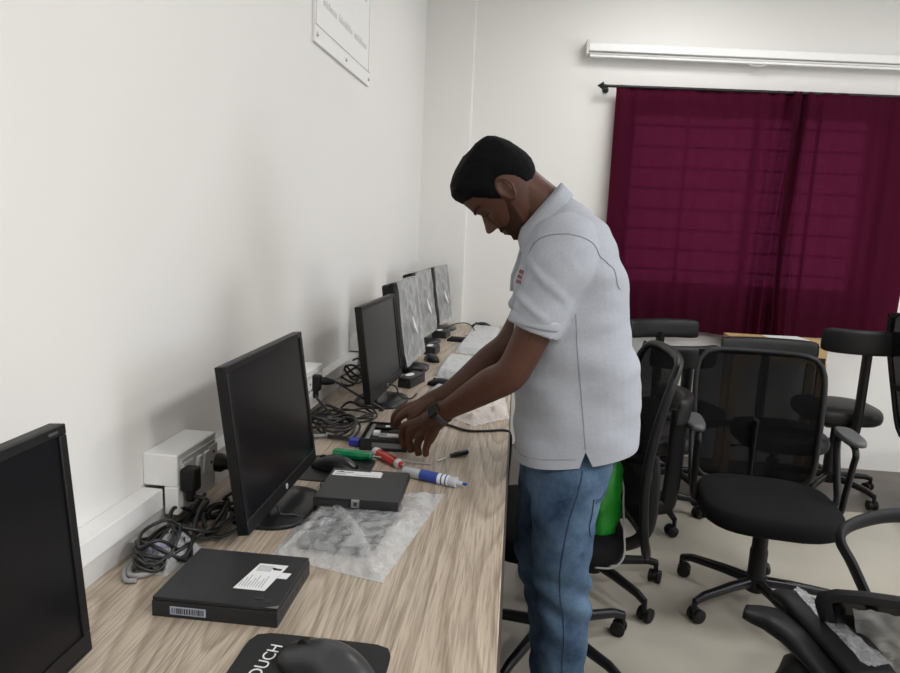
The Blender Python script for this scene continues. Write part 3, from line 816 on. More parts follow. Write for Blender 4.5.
cord(t, [(-.02, .10, .03), (-.045, .06, .012), (-.048, .02, .006), (-.036, -.01, .006), (-.018, -.02 + .01, .006), (.0, -.006 + .02, .005)], .005, M['cablegrey'])
cord(t, [(-.025, .10, .02), (-.052, .06, .006), (-.054, .01, .005), (-.035, -.025, .005), (-.016, -.025, .005)], .004, M['cablegrey'])
bm = BM(); box(bm, (-.022, .055, .020), (.030, .022, .014), Matrix.Rotation(.3, 3, 'Z')); obj('blue_plug', bm, M['blue'], t, bevel=.003)
t = empty('clear_pouch', (-.575, 1.05, DZ), 0, 'crumpled clear pouch among the cable heap by the wall', 'pouch')
bm = BM(); sheet(bm, [(-.03, -.05), (.035, -.065), (.05, .04), (-.02, .06)], lambda u, v: .002 + edgef(u, v, .3) * .035 + .012 * nz((u * 6, v * 6, 9), 1), 26, 26, z0=0); obj('film', bm, M['film'], t, True, angle=1)

# middle bundle behind monitor 2 / 3
t = cable_thing((-.52, 1.87, DZ), 'black cable heap with angled plug at the second socket box')
coil(t, (0, 0, 0), .07, .10, 5, 7, .0036, rise=.045, end=[(-.03, .04, .05), (-.05, .05, .07), (-.058, .055, .085)])
bm = BM(); box(bm, (-.052, .055, .110), (.028, .028, .048)); box(bm, (-.052, .055, .078), (.016, .014, .03)); obj('plug', bm, M['black'], t, bevel=.005)
t = cable_thing((-.50, 1.93, DZ), 'black cable running from the second socket box to the third monitor')
cord(t, [(-.045, .045, .105), (-.02, .05, .10), (.03, .05, .072), (.08, .06, .045), (.115, .075, .02), (.10, .10, .008)], .004)
plug(t, (-.088, .045, .105), (1, .0, -.03), L=.06)
t = cable_thing((-.47, 1.80, DZ), 'black loops of cable in front of the third monitor base')
coil(t, (0, 0, 0), .065, .085, 5, 8, .0034, rise=.035)
t = cable_thing((-.45, 1.95, DZ), 'thin black cable loops just left of the third monitor base')
coil(t, (0, 0, 0), .06, .07, 4, 11, .003, rise=.03)
t = empty('video_cable', (-.50, 1.72, DZ), 0, 'grey video cable with pale plug leading to the opened computer', 'cable')
cord(t, [(-.06, .10, .02), (-.05, .04, .006), (-.02, .02, .007), (.01, .03, .009)], .005, M['cablegrey'])
bm = BM(); box(bm, (.025, .034, .011), (.034, .018, .014), Matrix.Rotation(.3, 3, 'Z')); obj('plug', bm, M['cablegrey'], t, bevel=.003)
cord(t, [(.04, .038, .009), (.06, .03, .005), (.08, .02, .006), (.092, .018, .010)], .003)
t = cable_thing((-.575, 2.42, DZ), 'dark cable bundle lying against the trunking behind the third monitor')
coil(t, (0, 0, 0), .045, .09, 5, 9, .004, rise=.075)
t = empty('power_cable', (-.08, 1.91, DZ), 0, 'black cable crossing the desk edge beside the man\'s wrist', 'cable')
cord(t, [(-.20, .08, .004), (-.14, .05, .004), (-.09, .03, .004), (-.03, -.012, .0045), (.03, .005, .004), (.072, .02, .004), (.090, .02, -.005), (.094, .02, -.05), (.09, .02, -.2)], .0038)
t = empty('power_cable', (-.45, 1.23, DZ), 0, 'thin black cable from the second monitor passing to the mouse pad', 'cable')
cord(t, [(.01, .0, .03), (.02, -.01, .018), (.04, .0, .014), (.07, .02, .004), (.06, .12, .004), (.04, .2, .004)], .0022)
t = empty('power_cable', (-.36, 2.17, DZ), 0, 'thin black cable hanging under the third monitor', 'cable')
cord(t, [(-.055, .0, .06), (-.02, .02, .05), (.0, .01, .02), (.03, .05, .004), (.04, .12, .004)], .0028)
t = empty('power_cable', (-.30, 3.72, DZ), 0, 'thin black cable loop beside the farthest wrapped monitor', 'cable')
cord(t, [(-.06, -.06, .03), (-.02, .0, .05), (.04, .05, .05), (.08, .02, .03), (.09, -.04, .004), (.05, -.10, .004)], .003)
t = empty('power_adapter', (-.40, 2.62, DZ), 0, 'black power adapter under the fourth monitor', 'adapter')
bm = BM(); boxb(bm, -.0, .06, -.03, .03, 0, .028); obj('body', bm, M['black'], t, bevel=.004)

# ------------------------------------------------------------------ chairs
def rbox_loft(bm, c, rx, ry, z0, z1, ex=4, n=40, round_=.012, dome=0.0):
    rr = []
    for z, s in ((z0, .90), (z0 + round_ * .4, .97), (z0 + round_, 1), (z1 - round_, 1), (z1 - round_ * .35, .975), (z1, .93)):
        rr.append(ring(bm, (c[0], c[1], z), V((rx * s, 0, 0)), V((0, ry * s, 0)), n, ex))
    rr.append(ring(bm, (c[0], c[1], z1 + dome), V((rx * .6, 0, 0)), V((0, ry * .6, 0)), n, ex))
    bridge(bm, rr)

def star_base(t, R=.27, rot=0, leg='steel'):
    sb = BM(); lathe(sb, [(.034, .065), (.038, .07), (.038, .12), (.03, .125)], 24)
    hub = obj('star_base', sb, M['black'], t, True)
    for k in range(5):
        a = rot + k * 2 * PI / 5; u = V((math.cos(a), math.sin(a), 0))
        bm = BM(); tube(bm, [u * .02 + V((0, 0, .100)), u * .12 + V((0, 0, .098)), u * (R - .04) + V((0, 0, .088)), u * R + V((0, 0, .074))], [.019, .0175, .015, .013], 12, flat=.85, up=(0, 0, 1), ex=3)
        obj('leg', bm, M['blacksat'], hub, True)
        c = u * R; s = V((-u.y, u.x, 0)); sw = random.uniform(0, PI)
        ax = (u * math.cos(sw) + s * math.sin(sw)).normalized(); fwd = V((-ax.y, ax.x, 0))
        bm = BM()
        for q in (-1, 1):
            lathe(bm, [(.018, -.009), (.025, -.006), (.025, .006), (.018, .009)], 20, c + fwd * .012 + ax * q * .016 + V((0, 0, .025)), axis=ax)
        tube(bm, [c + fwd * .012 + V((0, 0, .025)) - ax * .018, c + fwd * .012 + V((0, 0, .025)) + ax * .018], .018, 16)
        tube(bm, [c + V((0, 0, .035)), c + V((0, 0, .078))], .009, 10)
        obj('caster', bm, M['black'], hub, True)

def arm_loop(t, sx, pad_m, hgt=.23, seat=.44):
    """open plastic loop arm at side sx with a paddle pad"""
    bm = BM()
    pts = [(sx * .20, -.01, seat - .05), (sx * .245, .0, seat - .03), (sx * .252, .01, seat + .05), (sx * .256, .03, seat + .16), (sx * .256, .04, seat + hgt - .03), (sx * .256, .0, seat + hgt - .005), (sx * .256, -.12, seat + hgt - .01), (sx * .255, -.15, seat + hgt - .05), (sx * .252, -.09, seat + .06), (sx * .246, -.05, seat - .01), (sx * .20, -.05, seat - .05)]
    tube(bm, catmull(pts, 6), .011, 10, flat=1.5)
    o = obj('armrest', bm, M['black'], t, True)
    bm = BM(); rbox_loft(bm, (sx * .262, -.055, 0), .034, .105, seat + hgt - .004, seat + hgt + .018, 3.2, 28, .008)
    obj('arm_pad', bm, pad_m, o, True)

def chair_common(t, seat_z, rot, R=.27, m='fabric', srx=.235, sry=.225):
    bm = BM(); rbox_loft(bm, (0, .02, 0), srx, sry, seat_z - .075, seat_z, 3.2, 44, .028, .006); obj('seat', bm, M[m], t, True, angle=2)
    bm = BM(); boxb(bm, -.085, .085, -.10, .10, seat_z - .105, seat_z - .072); obj('seat_mechanism', bm, M['black'], t, bevel=.006)
    bm = BM(); tube(bm, [(.08, .02, seat_z - .092), (.18, .03, seat_z - .096), (.215, .035, seat_z - .10)], [.004, .004, .008], 8); obj('lever', bm, M['black'], t, True)
    bm = BM(); lathe(bm, [(.031, .12), (.031, .22), (.027, .23), (.027, .30)], 20); lathe(bm, [(.016, .30), (.016, seat_z - .10)], 16); obj('gas_column', bm, M['black'], t, True)
    star_base(t, R, rot)

def back_panel(t, W0, W1, z0, z1, y0, y1, frame=.018, curve=.03, m='meshfab', bend=.02, fr=.011):
    """mesh-back: rounded trapezoid frame, W0 half width bottom, W1 half width top; leaning from y0 to y1"""
    def P(u, v):  # u -1..1, v 0..1
        W = W0 + (W1 - W0) * ss(0, .75, v)
        y = y0 + (y1 - y0) * v + bend * math.sin(PI * v) - curve * (1 - u * u)
        return V((u * W, y, z0 + (z1 - z0) * v))
    path = []
    N = 60
    for k in range(N):
        a = 2 * PI * k / N; ct, st = math.cos(a), math.sin(a)
        kk = (abs(ct) ** 7 + abs(st) ** 7) ** (-1 / 7)
        path.append(P(ct * kk, .5 + .5 * st * kk))
    bm = BM(); rings = []
    for k in range(N):
        tdir = (path[(k + 1) % N] - path[k - 1]).normalized(); n = V((0, 1, 0)); s = tdir.cross(n).normalized()
        rings.append(ring(bm, path[k], s * fr, n * (fr * 1.15), 10, 3))
    rings.append(rings[0]); bridge(bm, rings, caps=False)
    fo = obj('back_frame', bm, M['black'], t, True)
    bm = BM(); rows = []
    for j in range(15):
        rows.append([bm.verts.new(P((-1 + 2 * i / 16) * .985, .01 + .98 * j / 14)) for i in range(17)])
    bridge(bm, rows, caps=False, closed=False)
    back = obj('backrest', bm, M[m], t, True, angle=3)
    sol = back.modifiers.new('sol', 'SOLIDIFY'); sol.thickness = .003
    return P

def mesh_chair(loc, rz, label, seat_z=.455, top=.905, rot=.3, W=.235, W0=None, R=.27, arms=True, tilt=.05, lumbar=True, bend=0.0):
    t = empty('office_chair', (loc[0], loc[1], 0), rz, label, 'office chair', 'black office chairs')
    chair_common(t, seat_z, rot, R)
    P = back_panel(t, W0 or W * .93, W, seat_z - .05, top, -.24, -.24 - tilt, bend=bend)
    bm = BM(); tube(bm, catmull([(0, -.06, seat_z - .09), (0, -.22, seat_z - .09), (0, -.285, seat_z - .03), (0, -.29, seat_z + .12), (0, -.28, seat_z + .20)]), .022, 10, flat=.45, up=(0, 0, 1)); obj('back_support', bm, M['black'], t, True)
    if lumbar:
        bm = BM(); tube(bm, [P(-.97, .42) - V((0, .012, 0)), P(-.5, .42) - V((0, .014, 0)), P(0, .42) - V((0, .016, 0)), P(.5, .42) - V((0, .014, 0)), P(.97, .42) - V((0, .012, 0))], .014, 8, flat=.4, up=(0, 0, 1)); obj('lumbar_bar', bm, M['black'], t, True)
    if arms:
        for s in (-1, 1): arm_loop(t, s, M['armpad'], seat=seat_z - .01)
    return t
M['armpad'] = mat('grey_arm_pad', (.075, .078, .08), .5)

def low_chair(loc, rz, label, seat_z=.47, padz=.82, rot=0, padw=.205, padh=.045, R=.26, post=.028, thick=.022, dy=-.25, curve=.05, arms=False):
    t = empty('office_chair', (loc[0], loc[1], 0), rz, label, 'office chair', 'black office chairs')
    chair_common(t, seat_z, rot, R, 'leather', .20, .20)
    bm = BM(); tube(bm, catmull([(0, -.05, seat_z - .09), (0, dy + .03, seat_z - .092), (0, dy - .01, seat_z - .04), (0, dy - .015, padz - .10), (0, dy - .015, padz - .02)]), .030, 12, flat=.6, up=(0, 0, 1), ex=3); obj('back_support', bm, M['black'], t, True)
    bm = BM(); rr = []
    n = 40
    for i in range(n + 1):
        u = math.sin(-PI / 2 + PI * i / n)
        e = (1 - abs(u) ** 14) ** .5 if abs(u) < 1 else .001
        c = V((u * padw, dy - curve * (1 - u * u) + .02, padz))
        rr.append(ring(bm, c, V((0, -.12, 1)).normalized() * padh * (.6 + .4 * e), V((u * .3, 1, 0)).normalized() * thick * max(e, .3), 20, 5))
    bridge(bm, rr); obj('backrest', bm, M['leather'], t, True, angle=2)
    return t

random.seed(21)
# central mesh chair
mesh_chair((.942, 2.43), PI - .13, 'black mesh-back office chair in the centre of the floor facing the camera', seat_z=.435, top=.895, rot=PI + .03, W=.238, R=.29, tilt=.10)
# chair behind the man holding the green bag
mesh_chair((.165, 2.03), PI / 2 + .03, 'black mesh-back office chair directly behind the man with a green bag', seat_z=.47, top=1.0, rot=PI + 3.25, W=.22, R=.29, tilt=.035, arms=False, bend=.04)
# its neighbour at the desk
low_chair((.355, 2.47), PI / 2, 'black office chair with small back pad, standing behind the green-bag chair', seat_z=.43, padz=.735, rot=.0, padw=.15, padh=.05, R=.27)
low_chair((.70, 3.22), .35, 'black low-back chair with post, between the green-bag chair and the mesh chair', seat_z=.42, padz=.815, rot=.9, padw=.165, padh=.052, dy=-.20, R=.25)
low_chair((.895, 3.60), PI + .35, 'black low-back chair closest to the curtain\'s left end', seat_z=.46, padz=.830, rot=.3, padw=.21, padh=.052, dy=-.22)
low_chair((1.28, 3.28), PI + .02, 'black low-back chair seen just above the central mesh chair', seat_z=.46, padz=.805, rot=.6, padw=.235, padh=.045, dy=-.22)
low_chair((1.74, 3.70), -.02, 'black curved-back chair with central post at the right under the curtain', seat_z=.49, padz=.865, rot=.25, padw=.205, padh=.062, dy=-.22, curve=.07)
t = mesh_chair((2.23, 3.36), -PI / 2 + .35, 'black mesh-back office chair at the right edge under the curtain corner', seat_z=.45, top=1.02, rot=.5, W=.22, arms=False, tilt=.16)

# near right chair, cropped by the picture
t = empty('office_chair', (1.08, 1.70, 0), -.18, 'black armchair in the bottom right corner with plastic on its back', 'office chair', 'black office chairs')
chair_common(t, .30, .6, .25, 'fabric', .2, .17)
def Pn(u, v):
    W = .150 + (.270 - .150) * v
    hump = .020 * (1 - u * u) * v
    return V((u * W - .075, -.20 - .16 * v - .03 * (1 - u * u), .36 + (.61 - .36) * v + hump))
path = []
N = 60
for k in range(N):
    a = 2 * PI * k / N; ct, st = math.cos(a), math.sin(a); kk = (abs(ct) ** 9 + abs(st) ** 9) ** (-1 / 9)
    path.append(Pn(ct * kk, .5 + .5 * st * kk))
bm = BM(); rings = []
for k in range(N):
    td = (path[(k + 1) % N] - path[k - 1]).normalized(); n_ = V((0, .84, .54)); s = td.cross(n_).normalized()
    rings.append(ring(bm, path[k], s * .017, n_ * .010, 10, 3))
rings.append(rings[0]); bridge(bm, rings, caps=False); obj('back_frame', bm, M['dark'], t, True)
bm = BM(); rows = [[bm.verts.new(Pn((-1 + 2 * i / 20) * .97, .03 + .94 * j / 14)) for i in range(21)] for j in range(15)]
bridge(bm, rows, caps=False, closed=False); b_ = obj('backrest', bm, M['meshfab'], t, True, angle=3); b_.modifiers.new('s', 'SOLIDIFY').thickness = .003
bm = BM(); rows = [[bm.verts.new(Pn((-1 + 2 * i / 40) * .80, .02 + .88 * j / 30) + V((0, -.018 - .008 * nz((i * .35, j * .25, 1), 1), .006 * nz((i * .5, j * .1, 3), 1)))) for i in range(41)] for j in range(31)]
bridge(bm, rows, caps=False, closed=False); obj('plastic_wrap', bm, M['filmthin'], t, True, angle=1)
bm = BM(); c = Pn(.05, .97); box(bm, (c.x, c.y - .017, c.z), (.03, .003, .007)); obj('size_tag', bm, M['label'], t)
bm = BM(); tube(bm, catmull([(0, -.05, .31), (0, -.2, .30), (0, -.25, .36), (0, -.28, .46)]), .03, 10, flat=.5, up=(0, 0, 1)); obj('back_support', bm, M['black'], t, True)
bpy.context.view_layer.update()
inv = (Matrix.Translation(t.location) @ Matrix.Rotation(-.18, 4, 'Z')).inverted()
for s, pts in ((-1, [(1.02, 1.64, .26), (.975, 1.64, .33), (.93, 1.655, .44), (.875, 1.672, .55), (.846, 1.690, .605), (.875, 1.722, .628), (.96, 1.775, .636), (1.05, 1.815, .634), (1.12, 1.83, .618), (1.13, 1.80, .57), (1.12, 1.74, .45), (1.08, 1.68, .30), (1.05, 1.66, .26)]),
               (1, [(1.20, 1.64, .26), (1.26, 1.63, .33), (1.31, 1.62, .42), (1.33, 1.60, .54), (1.335, 1.57, .60), (1.345, 1.62, .628), (1.36, 1.72, .632), (1.375, 1.80, .61), (1.36, 1.76, .50), (1.30, 1.70, .33), (1.20, 1.68, .26)])):
    bm = BM(); tube(bm, catmull([inv @ V(p) for p in pts]), .012, 12, flat=1.9)
    obj('armrest', bm, M['dark'], t, True)

# black wrapped backrests leaning together at bottom right
t = empty('wrapped_backrests', (.672, 1.46, 0), 0, 'pile of black chair back pads partly wrapped in clear plastic, bottom right', 'chair parts')
def lump(name, pts, rads, m, flat=.4, up=(1, 0, 0), amp=.012, sd=1):
    bm = BM(); stube(bm, pts, rads, 8, 28, flat, up, 3)
    for v in bm.verts:
        v.co += V((1, 1, 1)) * amp * nz(v.co, 9, sd)
    return obj(name, bm, m, t, True, angle=2)
lump('bag_body', [(.05, -.09, 0.0), (.06, -.09, .12), (.06, -.06, .28), (.04, -.03, .38), (.03, .0, .42)], [.09, .11, .12, .10, .06], M['leather'], .9, (1, 0, 0), .02)
lump('left_pad', [(-.085, .09, .475), (-.02, .05, .475), (.03, -.05, .46), (.06, -.17, .44)], [.03, .055, .06, .05], M['leather'], .35, (.7, .4, 0), .010, 2)
lump('middle_pad', [(.02, .16, .485), (.04, .09, .50), (.065, -.01, .495), (.095, -.15, .475)], [.03, .052, .052, .05], M['dark'], .35, (.7, .4, 0), .010, 3)
bm = BM(); rows = []
for j in range(24):
    v = j / 23
    rows.append([bm.verts.new(V((.035 + .06 * v + (u - .5) * (.018 + .04 * v), .12 - .27 * v + (u - .5) * .02, .524 - .010 * v + .008 * nz((u * 3, v * 7, 2), 1.5)))) for u in [i / 8 for i in range(9)]])
bridge(bm, rows, caps=False, closed=False); obj('plastic_wrap', bm, M['film'], t, True, angle=1)

# green bag on the chair seat
t = empty('green_bag', (.288, 1.93, .474), 0, 'bright green plastic bag on the chair seat behind the man', 'bag')
bm = BM(); stube(bm, [(0, 0, 0), (.0, .0, .05), (.008, 0, .11), (.016, .0, .17), (.022, 0, .225)], [.05, .058, .054, .042, .018], 8, 24, .8)
for v in bm.verts: v.co += V((1, .6, .5)) * .014 * nz(v.co, 22, 3)
for v in bm.verts: v.co.z = max(v.co.z, .0)
obj('sack', bm, M['greenbag'], t, True, angle=1.2)
cord(t, [(.020, .0, .21), (.055, -.01, .15), (.058, -.03, .10), (.06, -.07, .03), (.06, -.10, -.03), (.03, -.115, -.06), (-.02, -.115, -.065)], .003, M['cablegrey'], 'handle_string')

# plywood table behind the chairs
t = empty('wooden_table', (1.47, 3.92, 0), -.03, 'pale plywood table against the wall behind the black chairs', 'table')
bm = BM(); boxb(bm, -.26, .26, -.10, .10, .775, .797); obj('tabletop', bm, M['boardwood'], t, bevel=.002)
bm = BM(); boxb(bm, -.24, .24, -.09, .09, .68, .775); obj('apron', bm, M['boardwood'], t)
for x in (-.225, .225):
    for y in (-.075, .075):
        bm = BM(); boxb(bm, x - .02, x + .02, y - .015, y + .015, 0, .68); obj('leg', bm, M['boardwood'], t)
p = empty('paper_sheet', (1.52, 3.93, .797), .1, 'white paper lying on the plywood table under the curtain', 'paper')
bm = BM(); boxb(bm, -.10, .10, -.07, .07, 0.0005, .004); obj('sheet', bm, M['label'], p)

# ------------------------------------------------------------------ the man
S = .88
ORG = V((.16, 1.63, 0))
def W_(p):
    p = V(p); q = V((p.x * S, p.y * S, 1.34 + S * (p.z - 1.42))); return q - ORG
def xf(bm):
    for v in bm.verts: v.co = W_(v.co)
    return bm
HC = V((-.046, 1.85, 1.519))
HF = V((-.559, 0, -.829)); HU = V((-.829, 0, .559)); HS = V((0, -1, 0))   # side + = toward camera (his left)
def HW(f, s, u): return HC + HF * f + HS * s + HU * u
SL = [  # u(height), front, back, halfwidth
    (.123, -.006, -.034, .014), (.119, .038, -.062, .040), (.109, .068, -.079, .056), (.092, .086, -.090, .066), (.062, .0955, -.098, .074),
    (.032, .0955, -.100, .0765), (.008, .0895, -.099, .0755), (-.006, .086, -.097, .074), (-.020, .0865, -.092, .071), (-.040, .0870, -.082, .067),
    (-.055, .0885, -.070, .0635), (-.070, .0875, -.055, .060), (-.085, .0855, -.040, .055), (-.100, .0835, -.022, .047), (-.112, .074, .0, .036), (-.118, .058, .02, .022)]
def interp(u):
    for a, b in zip(SL, SL[1:]):
        if a[0] >= u >= b[0]:
            t = (a[0] - u) / (a[0] - b[0]); return [a[k] + (b[k] - a[k]) * t for k in (1, 2, 3)]
    return list(SL[-1][1:])
def G(x, y, w): return math.exp(-(x * x + y * y) / (w * w))
def headpt(th, u):
    fr, bk, hw = interp(u)
    c = (fr + bk) / 2; a = (fr - bk) / 2
    ct, st = math.cos(th), math.sin(th)
    e = 2.25
    k = (abs(ct) ** e + abs(st) ** e) ** (-1 / e)
    f = c + a * ct * k; s = hw * st * k
    if f > 0: s *= 1 - .10 * (f / .09) ** 2 * ss(.05, -.03, u)
    d = 0
    if ct > 0:
        as_ = abs(s)
        d += .0055 * G(as_ - .020, u - .020, .016)          # brow
        d -= .0110 * G(as_ - .032, u - .002, .015)          # socket
        d += .0045 * G(as_ - .031, u + .002, .009)          # lids
        d += .0050 * G(as_ - .045, u + .028, .020)          # cheekbone
        d += .0050 * G(as_, (u + .062) * 1.6, .016)         # upper lip
        d += .0060 * G(as_, (u + .074) * 1.8, .015)         # lower lip
        d -= .0035 * G(as_, (u + .068) * 4, .012)
        d -= .0045 * G(as_, (u + .086) * 1.6, .013)
        d += .0060 * G(as_, u + .103, .018)                 # chin
        d -= .003 * G(as_ - .05, u + .065, .02)
    n = V((ct, st, 0))
    return f + d * n.x, s + d * n.y, u
def head_grid(bm, off=None, mask=None, NU=72, NT=96):
    rows = []
    for j in range(NU + 1):
        u = .123 - .241 * j / NU; row = []
        for i in range(NT):
            th = 2 * PI * i / NT
            f, s, uu = headpt(th, u)
            if off:
                o_ = off(th if th <= PI else 2 * PI - th, u, f, s)
                n = V((f + .005, s * 1.25, uu - .02)).normalized()
                f += n.x * o_; s += n.y * o_; uu += n.z * o_
            row.append(bm.verts.new(HW(f, s, uu)))
        rows.append(row)
    for a in range(NU):
        for i in range(NT):
            j = (i + 1) % NT
            th = 2 * PI * (i + .5) / NT; u = .123 - .241 * (a + .5) / NU
            if mask and not mask(th if th <= PI else 2 * PI - th, u): continue
            bm.faces.new((rows[a][i], rows[a][j], rows[a + 1][j], rows[a + 1][i]))
    if not mask or mask(0, .12): bm.faces.new(rows[0][::-1])
    if not mask: bm.faces.new(rows[-1])
    bmesh.ops.delete(bm, geom=[v for v in bm.verts if not v.link_faces], context='VERTS')

body = BM()
head_grid(body)
# nose
bm = body
rr = []
for (f0, u0, hw, dp) in ((.082, .012, .0065, .006), (.092, -.004, .0075, .009), (.100, -.018, .009, .013), (.108, -.030, .0125, .016), (.109, -.038, .0155, .015), (.100, -.044, .0135, .012), (.088, -.047, .010, .006)):
    rr.append(ring(bm, HW(f0 - dp * .35, 0, u0), (HF * dp), HS * hw, 16, 2))
bridge(bm, rr)
for s in (-1, 1): ell(bm, HW(.093, s * .0125, -.040), (.008, .006, .006))
# ears
for s in (-1, 1):
    pts = [HW(.010 + .019 * math.cos(a) * (1 if math.sin(a) > -.3 else .75) - .012 - .004 * math.sin(a), s * (.078 + .010 * (1 - math.cos(a)) * .5), -.008 + .031 * math.sin(a)) for a in [2.35 * PI * k / 22 - 1.0 for k in range(19)]]
    tube(bm, pts, [.004] * 3 + [.0048] * 13 + [.0042] * 3, 8)
    rr = []
    for q, th in ((1, .072), (.85, .079), (.45, .077)):
        rr.append(ring(bm, HW(-.001, s * th, -.008), (HF * .015 * q - HU * .002), HU * .026 * q, 16))
    bridge(bm, rr)
    ell(bm, HW(.004, s * .079, -.034), (.008, .006, .009))
    ell(bm, HW(.013, s * .076, -.010), (.005, .005, .008))
# neck
stube(bm, [HW(-.030, 0, -.02), HW(-.030, 0, -.065), (.065, 1.85, 1.475), (.10, 1.85, 1.43), (.12, 1.85, 1.38)], [.060, .057, .060, .066, .075], 5, 24, 1.0)
# torso core
rr = []
for x, z, a, b in ((.18, .80, .12, .14), (.18, .95, .125, .145), (.165, 1.1, .115, .14), (.15, 1.25, .115, .155), (.13, 1.36, .09, .155), (.115, 1.43, .05, .10)):
    rr.append(ring(bm, (x, 1.85, z), (a, 0, 0), (0, b, 0), 24, 2.4))
bridge(bm, rr)
# legs (under the trousers)
for y, xs in ((1.77, (.175, .165, .165, .175, .19, .19, .185)), (1.94, (.14, .13, .13, .16, .175, .175, .175))):
    stube(bm, [(xs[0], y, .82), (xs[1], y, .68), (xs[2], y, .55), (xs[3], y, .44), (xs[4], y, .30), (xs[5], y, .15), (xs[6], y, .0), (xs[6], y, -.07)], [.07, .068, .062, .052, .05, .042, .036, .036], 4, 16)
# arms
stube(bm, [(.11, 1.71, 1.375), (.10, 1.665, 1.33), (.06, 1.665, 1.20), (.022, 1.668, 1.10), (-.004, 1.672, 1.055), (-.05, 1.695, 1.022), (-.105, 1.725, .978), (-.150, 1.750, .942), (-.186, 1.772, .912), (-.222, 1.800, .880)],
      [.05, .052, .047, .043, .043, .043, .036, .029, .0265, .020], 6, 20)
stube(bm, [(.11, 1.99, 1.375), (.10, 2.035, 1.33), (.05, 2.05, 1.20), (.005, 2.055, 1.10), (-.022, 2.055, 1.06), (-.07, 2.04, 1.02), (-.13, 2.015, .965), (-.180, 1.995, .925), (-.225, 1.985, .900), (-.262, 1.980, .882)],
      [.05, .05, .046, .042, .041, .040, .034, .028, .0255, .020], 6, 20)
def hand(bm, wrist, knuckles, tips, thumb, palm_n, thick=.014):
    """knuckles/tips: index..little; curled fingers with two bends"""
    wv = V(wrist); kn = [V(k) for k in knuckles]; tp = [V(k) for k in tips]
    pn = V(palm_n).normalized()      # points out of the back of the hand
    # palm as metacarpal chain
    for k, q in enumerate(kn):
        a = wv + (q - wv) * .06 - pn * .004 + (kn[1 if k < 2 else 2] - q) * -.28
        stube(bm, [wv + (q - (kn[1] + kn[2]) / 2) * .45, a * .4 + (wv * .4 + q * .6) * .6, wv * .35 + q * .65 - pn * .004, q], [.017, .0175, .0170, .0145], 5, 12)
    for k, (q, e) in enumerate(zip(kn, tp)):
        d = e - q; L_ = d.length
        out = (q - wv).normalized()
        r = (.0122, .0124, .0118, .0105)[k]
        p1 = q + d * .30 + out * .015 + pn * .004
        p2 = q + d * .68 + out * .010
        stube(bm, [q - out * .012, q + pn * .001, p1, p2, e], [r * 1.1, r * 1.15, r * 1.0, r * .96, r * .84], 5, 12)
    th = [V(p) for p in thumb]
    stube(bm, th, [.016, .015, .0125, .0118, .0085], 5, 12)
hand(bm, (-.188, 1.775, .908), [(-.290, 1.875, .842), (-.268, 1.852, .838), (-.240, 1.828, .830), (-.214, 1.805, .826)],
     [(-.292, 1.882, .776), (-.268, 1.864, .768), (-.244, 1.842, .768), (-.222, 1.822, .776)],
     [(-.205, 1.805, .885), (-.235, 1.855, .855), (-.262, 1.895, .822), (-.278, 1.912, .80), (-.285, 1.915, .785)], (-.3, -.75, .6))
hand(bm, (-.228, 1.985, .898), [(-.300, 1.945, .862), (-.312, 1.968, .866), (-.314, 1.990, .864), (-.308, 2.012, .856)],
     [(-.330, 1.955, .812), (-.345, 1.985, .806), (-.345, 2.010, .802), (-.338, 2.032, .806)],
     [(-.245, 1.965, .885), (-.270, 1.942, .862), (-.285, 1.935, .840), (-.295, 1.935, .822), (-.300, 1.937, .808)], (-.3, .0, .95))
# feet
for y, x in ((1.77, .185), (1.94, .175)):
    stube(bm, [(x + .02, y, -.03), (x, y, -.06), (x - .08, y, -.08), (x - .15, y, -.085)], [.03, .036, .032, .022], 4, 12)
bm = remesh(body, .0036, 2, .5)
person = obj('person', xf(bm), M['skin'], None, True, angle=3)
person.location = ORG
tag(person, 'man in grey polo shirt and blue jeans leaning over the desk', 'person')

# hair
def hairline(th):
    pts = [(0, .064), (.5, .062), (.85, .050), (1.05, .020), (1.22, -.012), (1.38, -.012), (1.50, .022), (1.75, .026), (1.95, .0), (2.15, -.035), (2.5, -.048), (PI, -.050)]
    for a, b in zip(pts, pts[1:]):
        if a[0] <= th <= b[0]:
            t = (th - a[0]) / (b[0] - a[0]); return a[1] + (b[1] - a[1]) * t
    return -.05
def hoff(th, u, f, s):
    e = u - hairline(th)
    base = -.004 + .0075 * ss(-.006, .005, e) + .0065 * ss(0, .05, e)
    if th < 1.0: base += .007 * ss(.0, .02, e) * (1 - th)
    return base + .0016 * nz((f * 60, s * 60, u * 60), 1, 4)
bm = BM(); head_grid(bm, hoff, lambda th, u: u > hairline(th) - .014)
o = obj('hair', xf(bm), M['hair'], person, True, angle=3)
# beard: jaw, chin and moustache
def bsd(th, u):
    top = [(0, -.052), (.35, -.052), (.5, -.056), (.75, -.066), (1.05, -.058), (1.25, -.032), (1.42, -.004)]
    t_ = -.004
    for a, b in zip(top, top[1:]):
        if a[0] <= th <= b[0]: t_ = a[1] + (b[1] - a[1]) * (th - a[0]) / (b[0] - a[0])
    d = min(t_ - u, u + .125, (1.40 - th) * .08)
    if th < .42: d = min(d, max((-.052 - .006 - u) * -1 if False else (u + .0645), -.078 - u))
    return d
def bmask(th, u): return bsd(th, u) > -.008
def boff(th, u, f, s): return -.0035 + .0050 * ss(-.007, .004, bsd(th, u)) + .0007 * nz((f * 90, s * 90, u * 90), 1, 6)
bm = BM(); head_grid(bm, boff, bmask); obj('beard', xf(bm), M['beard'], person, True, angle=3)
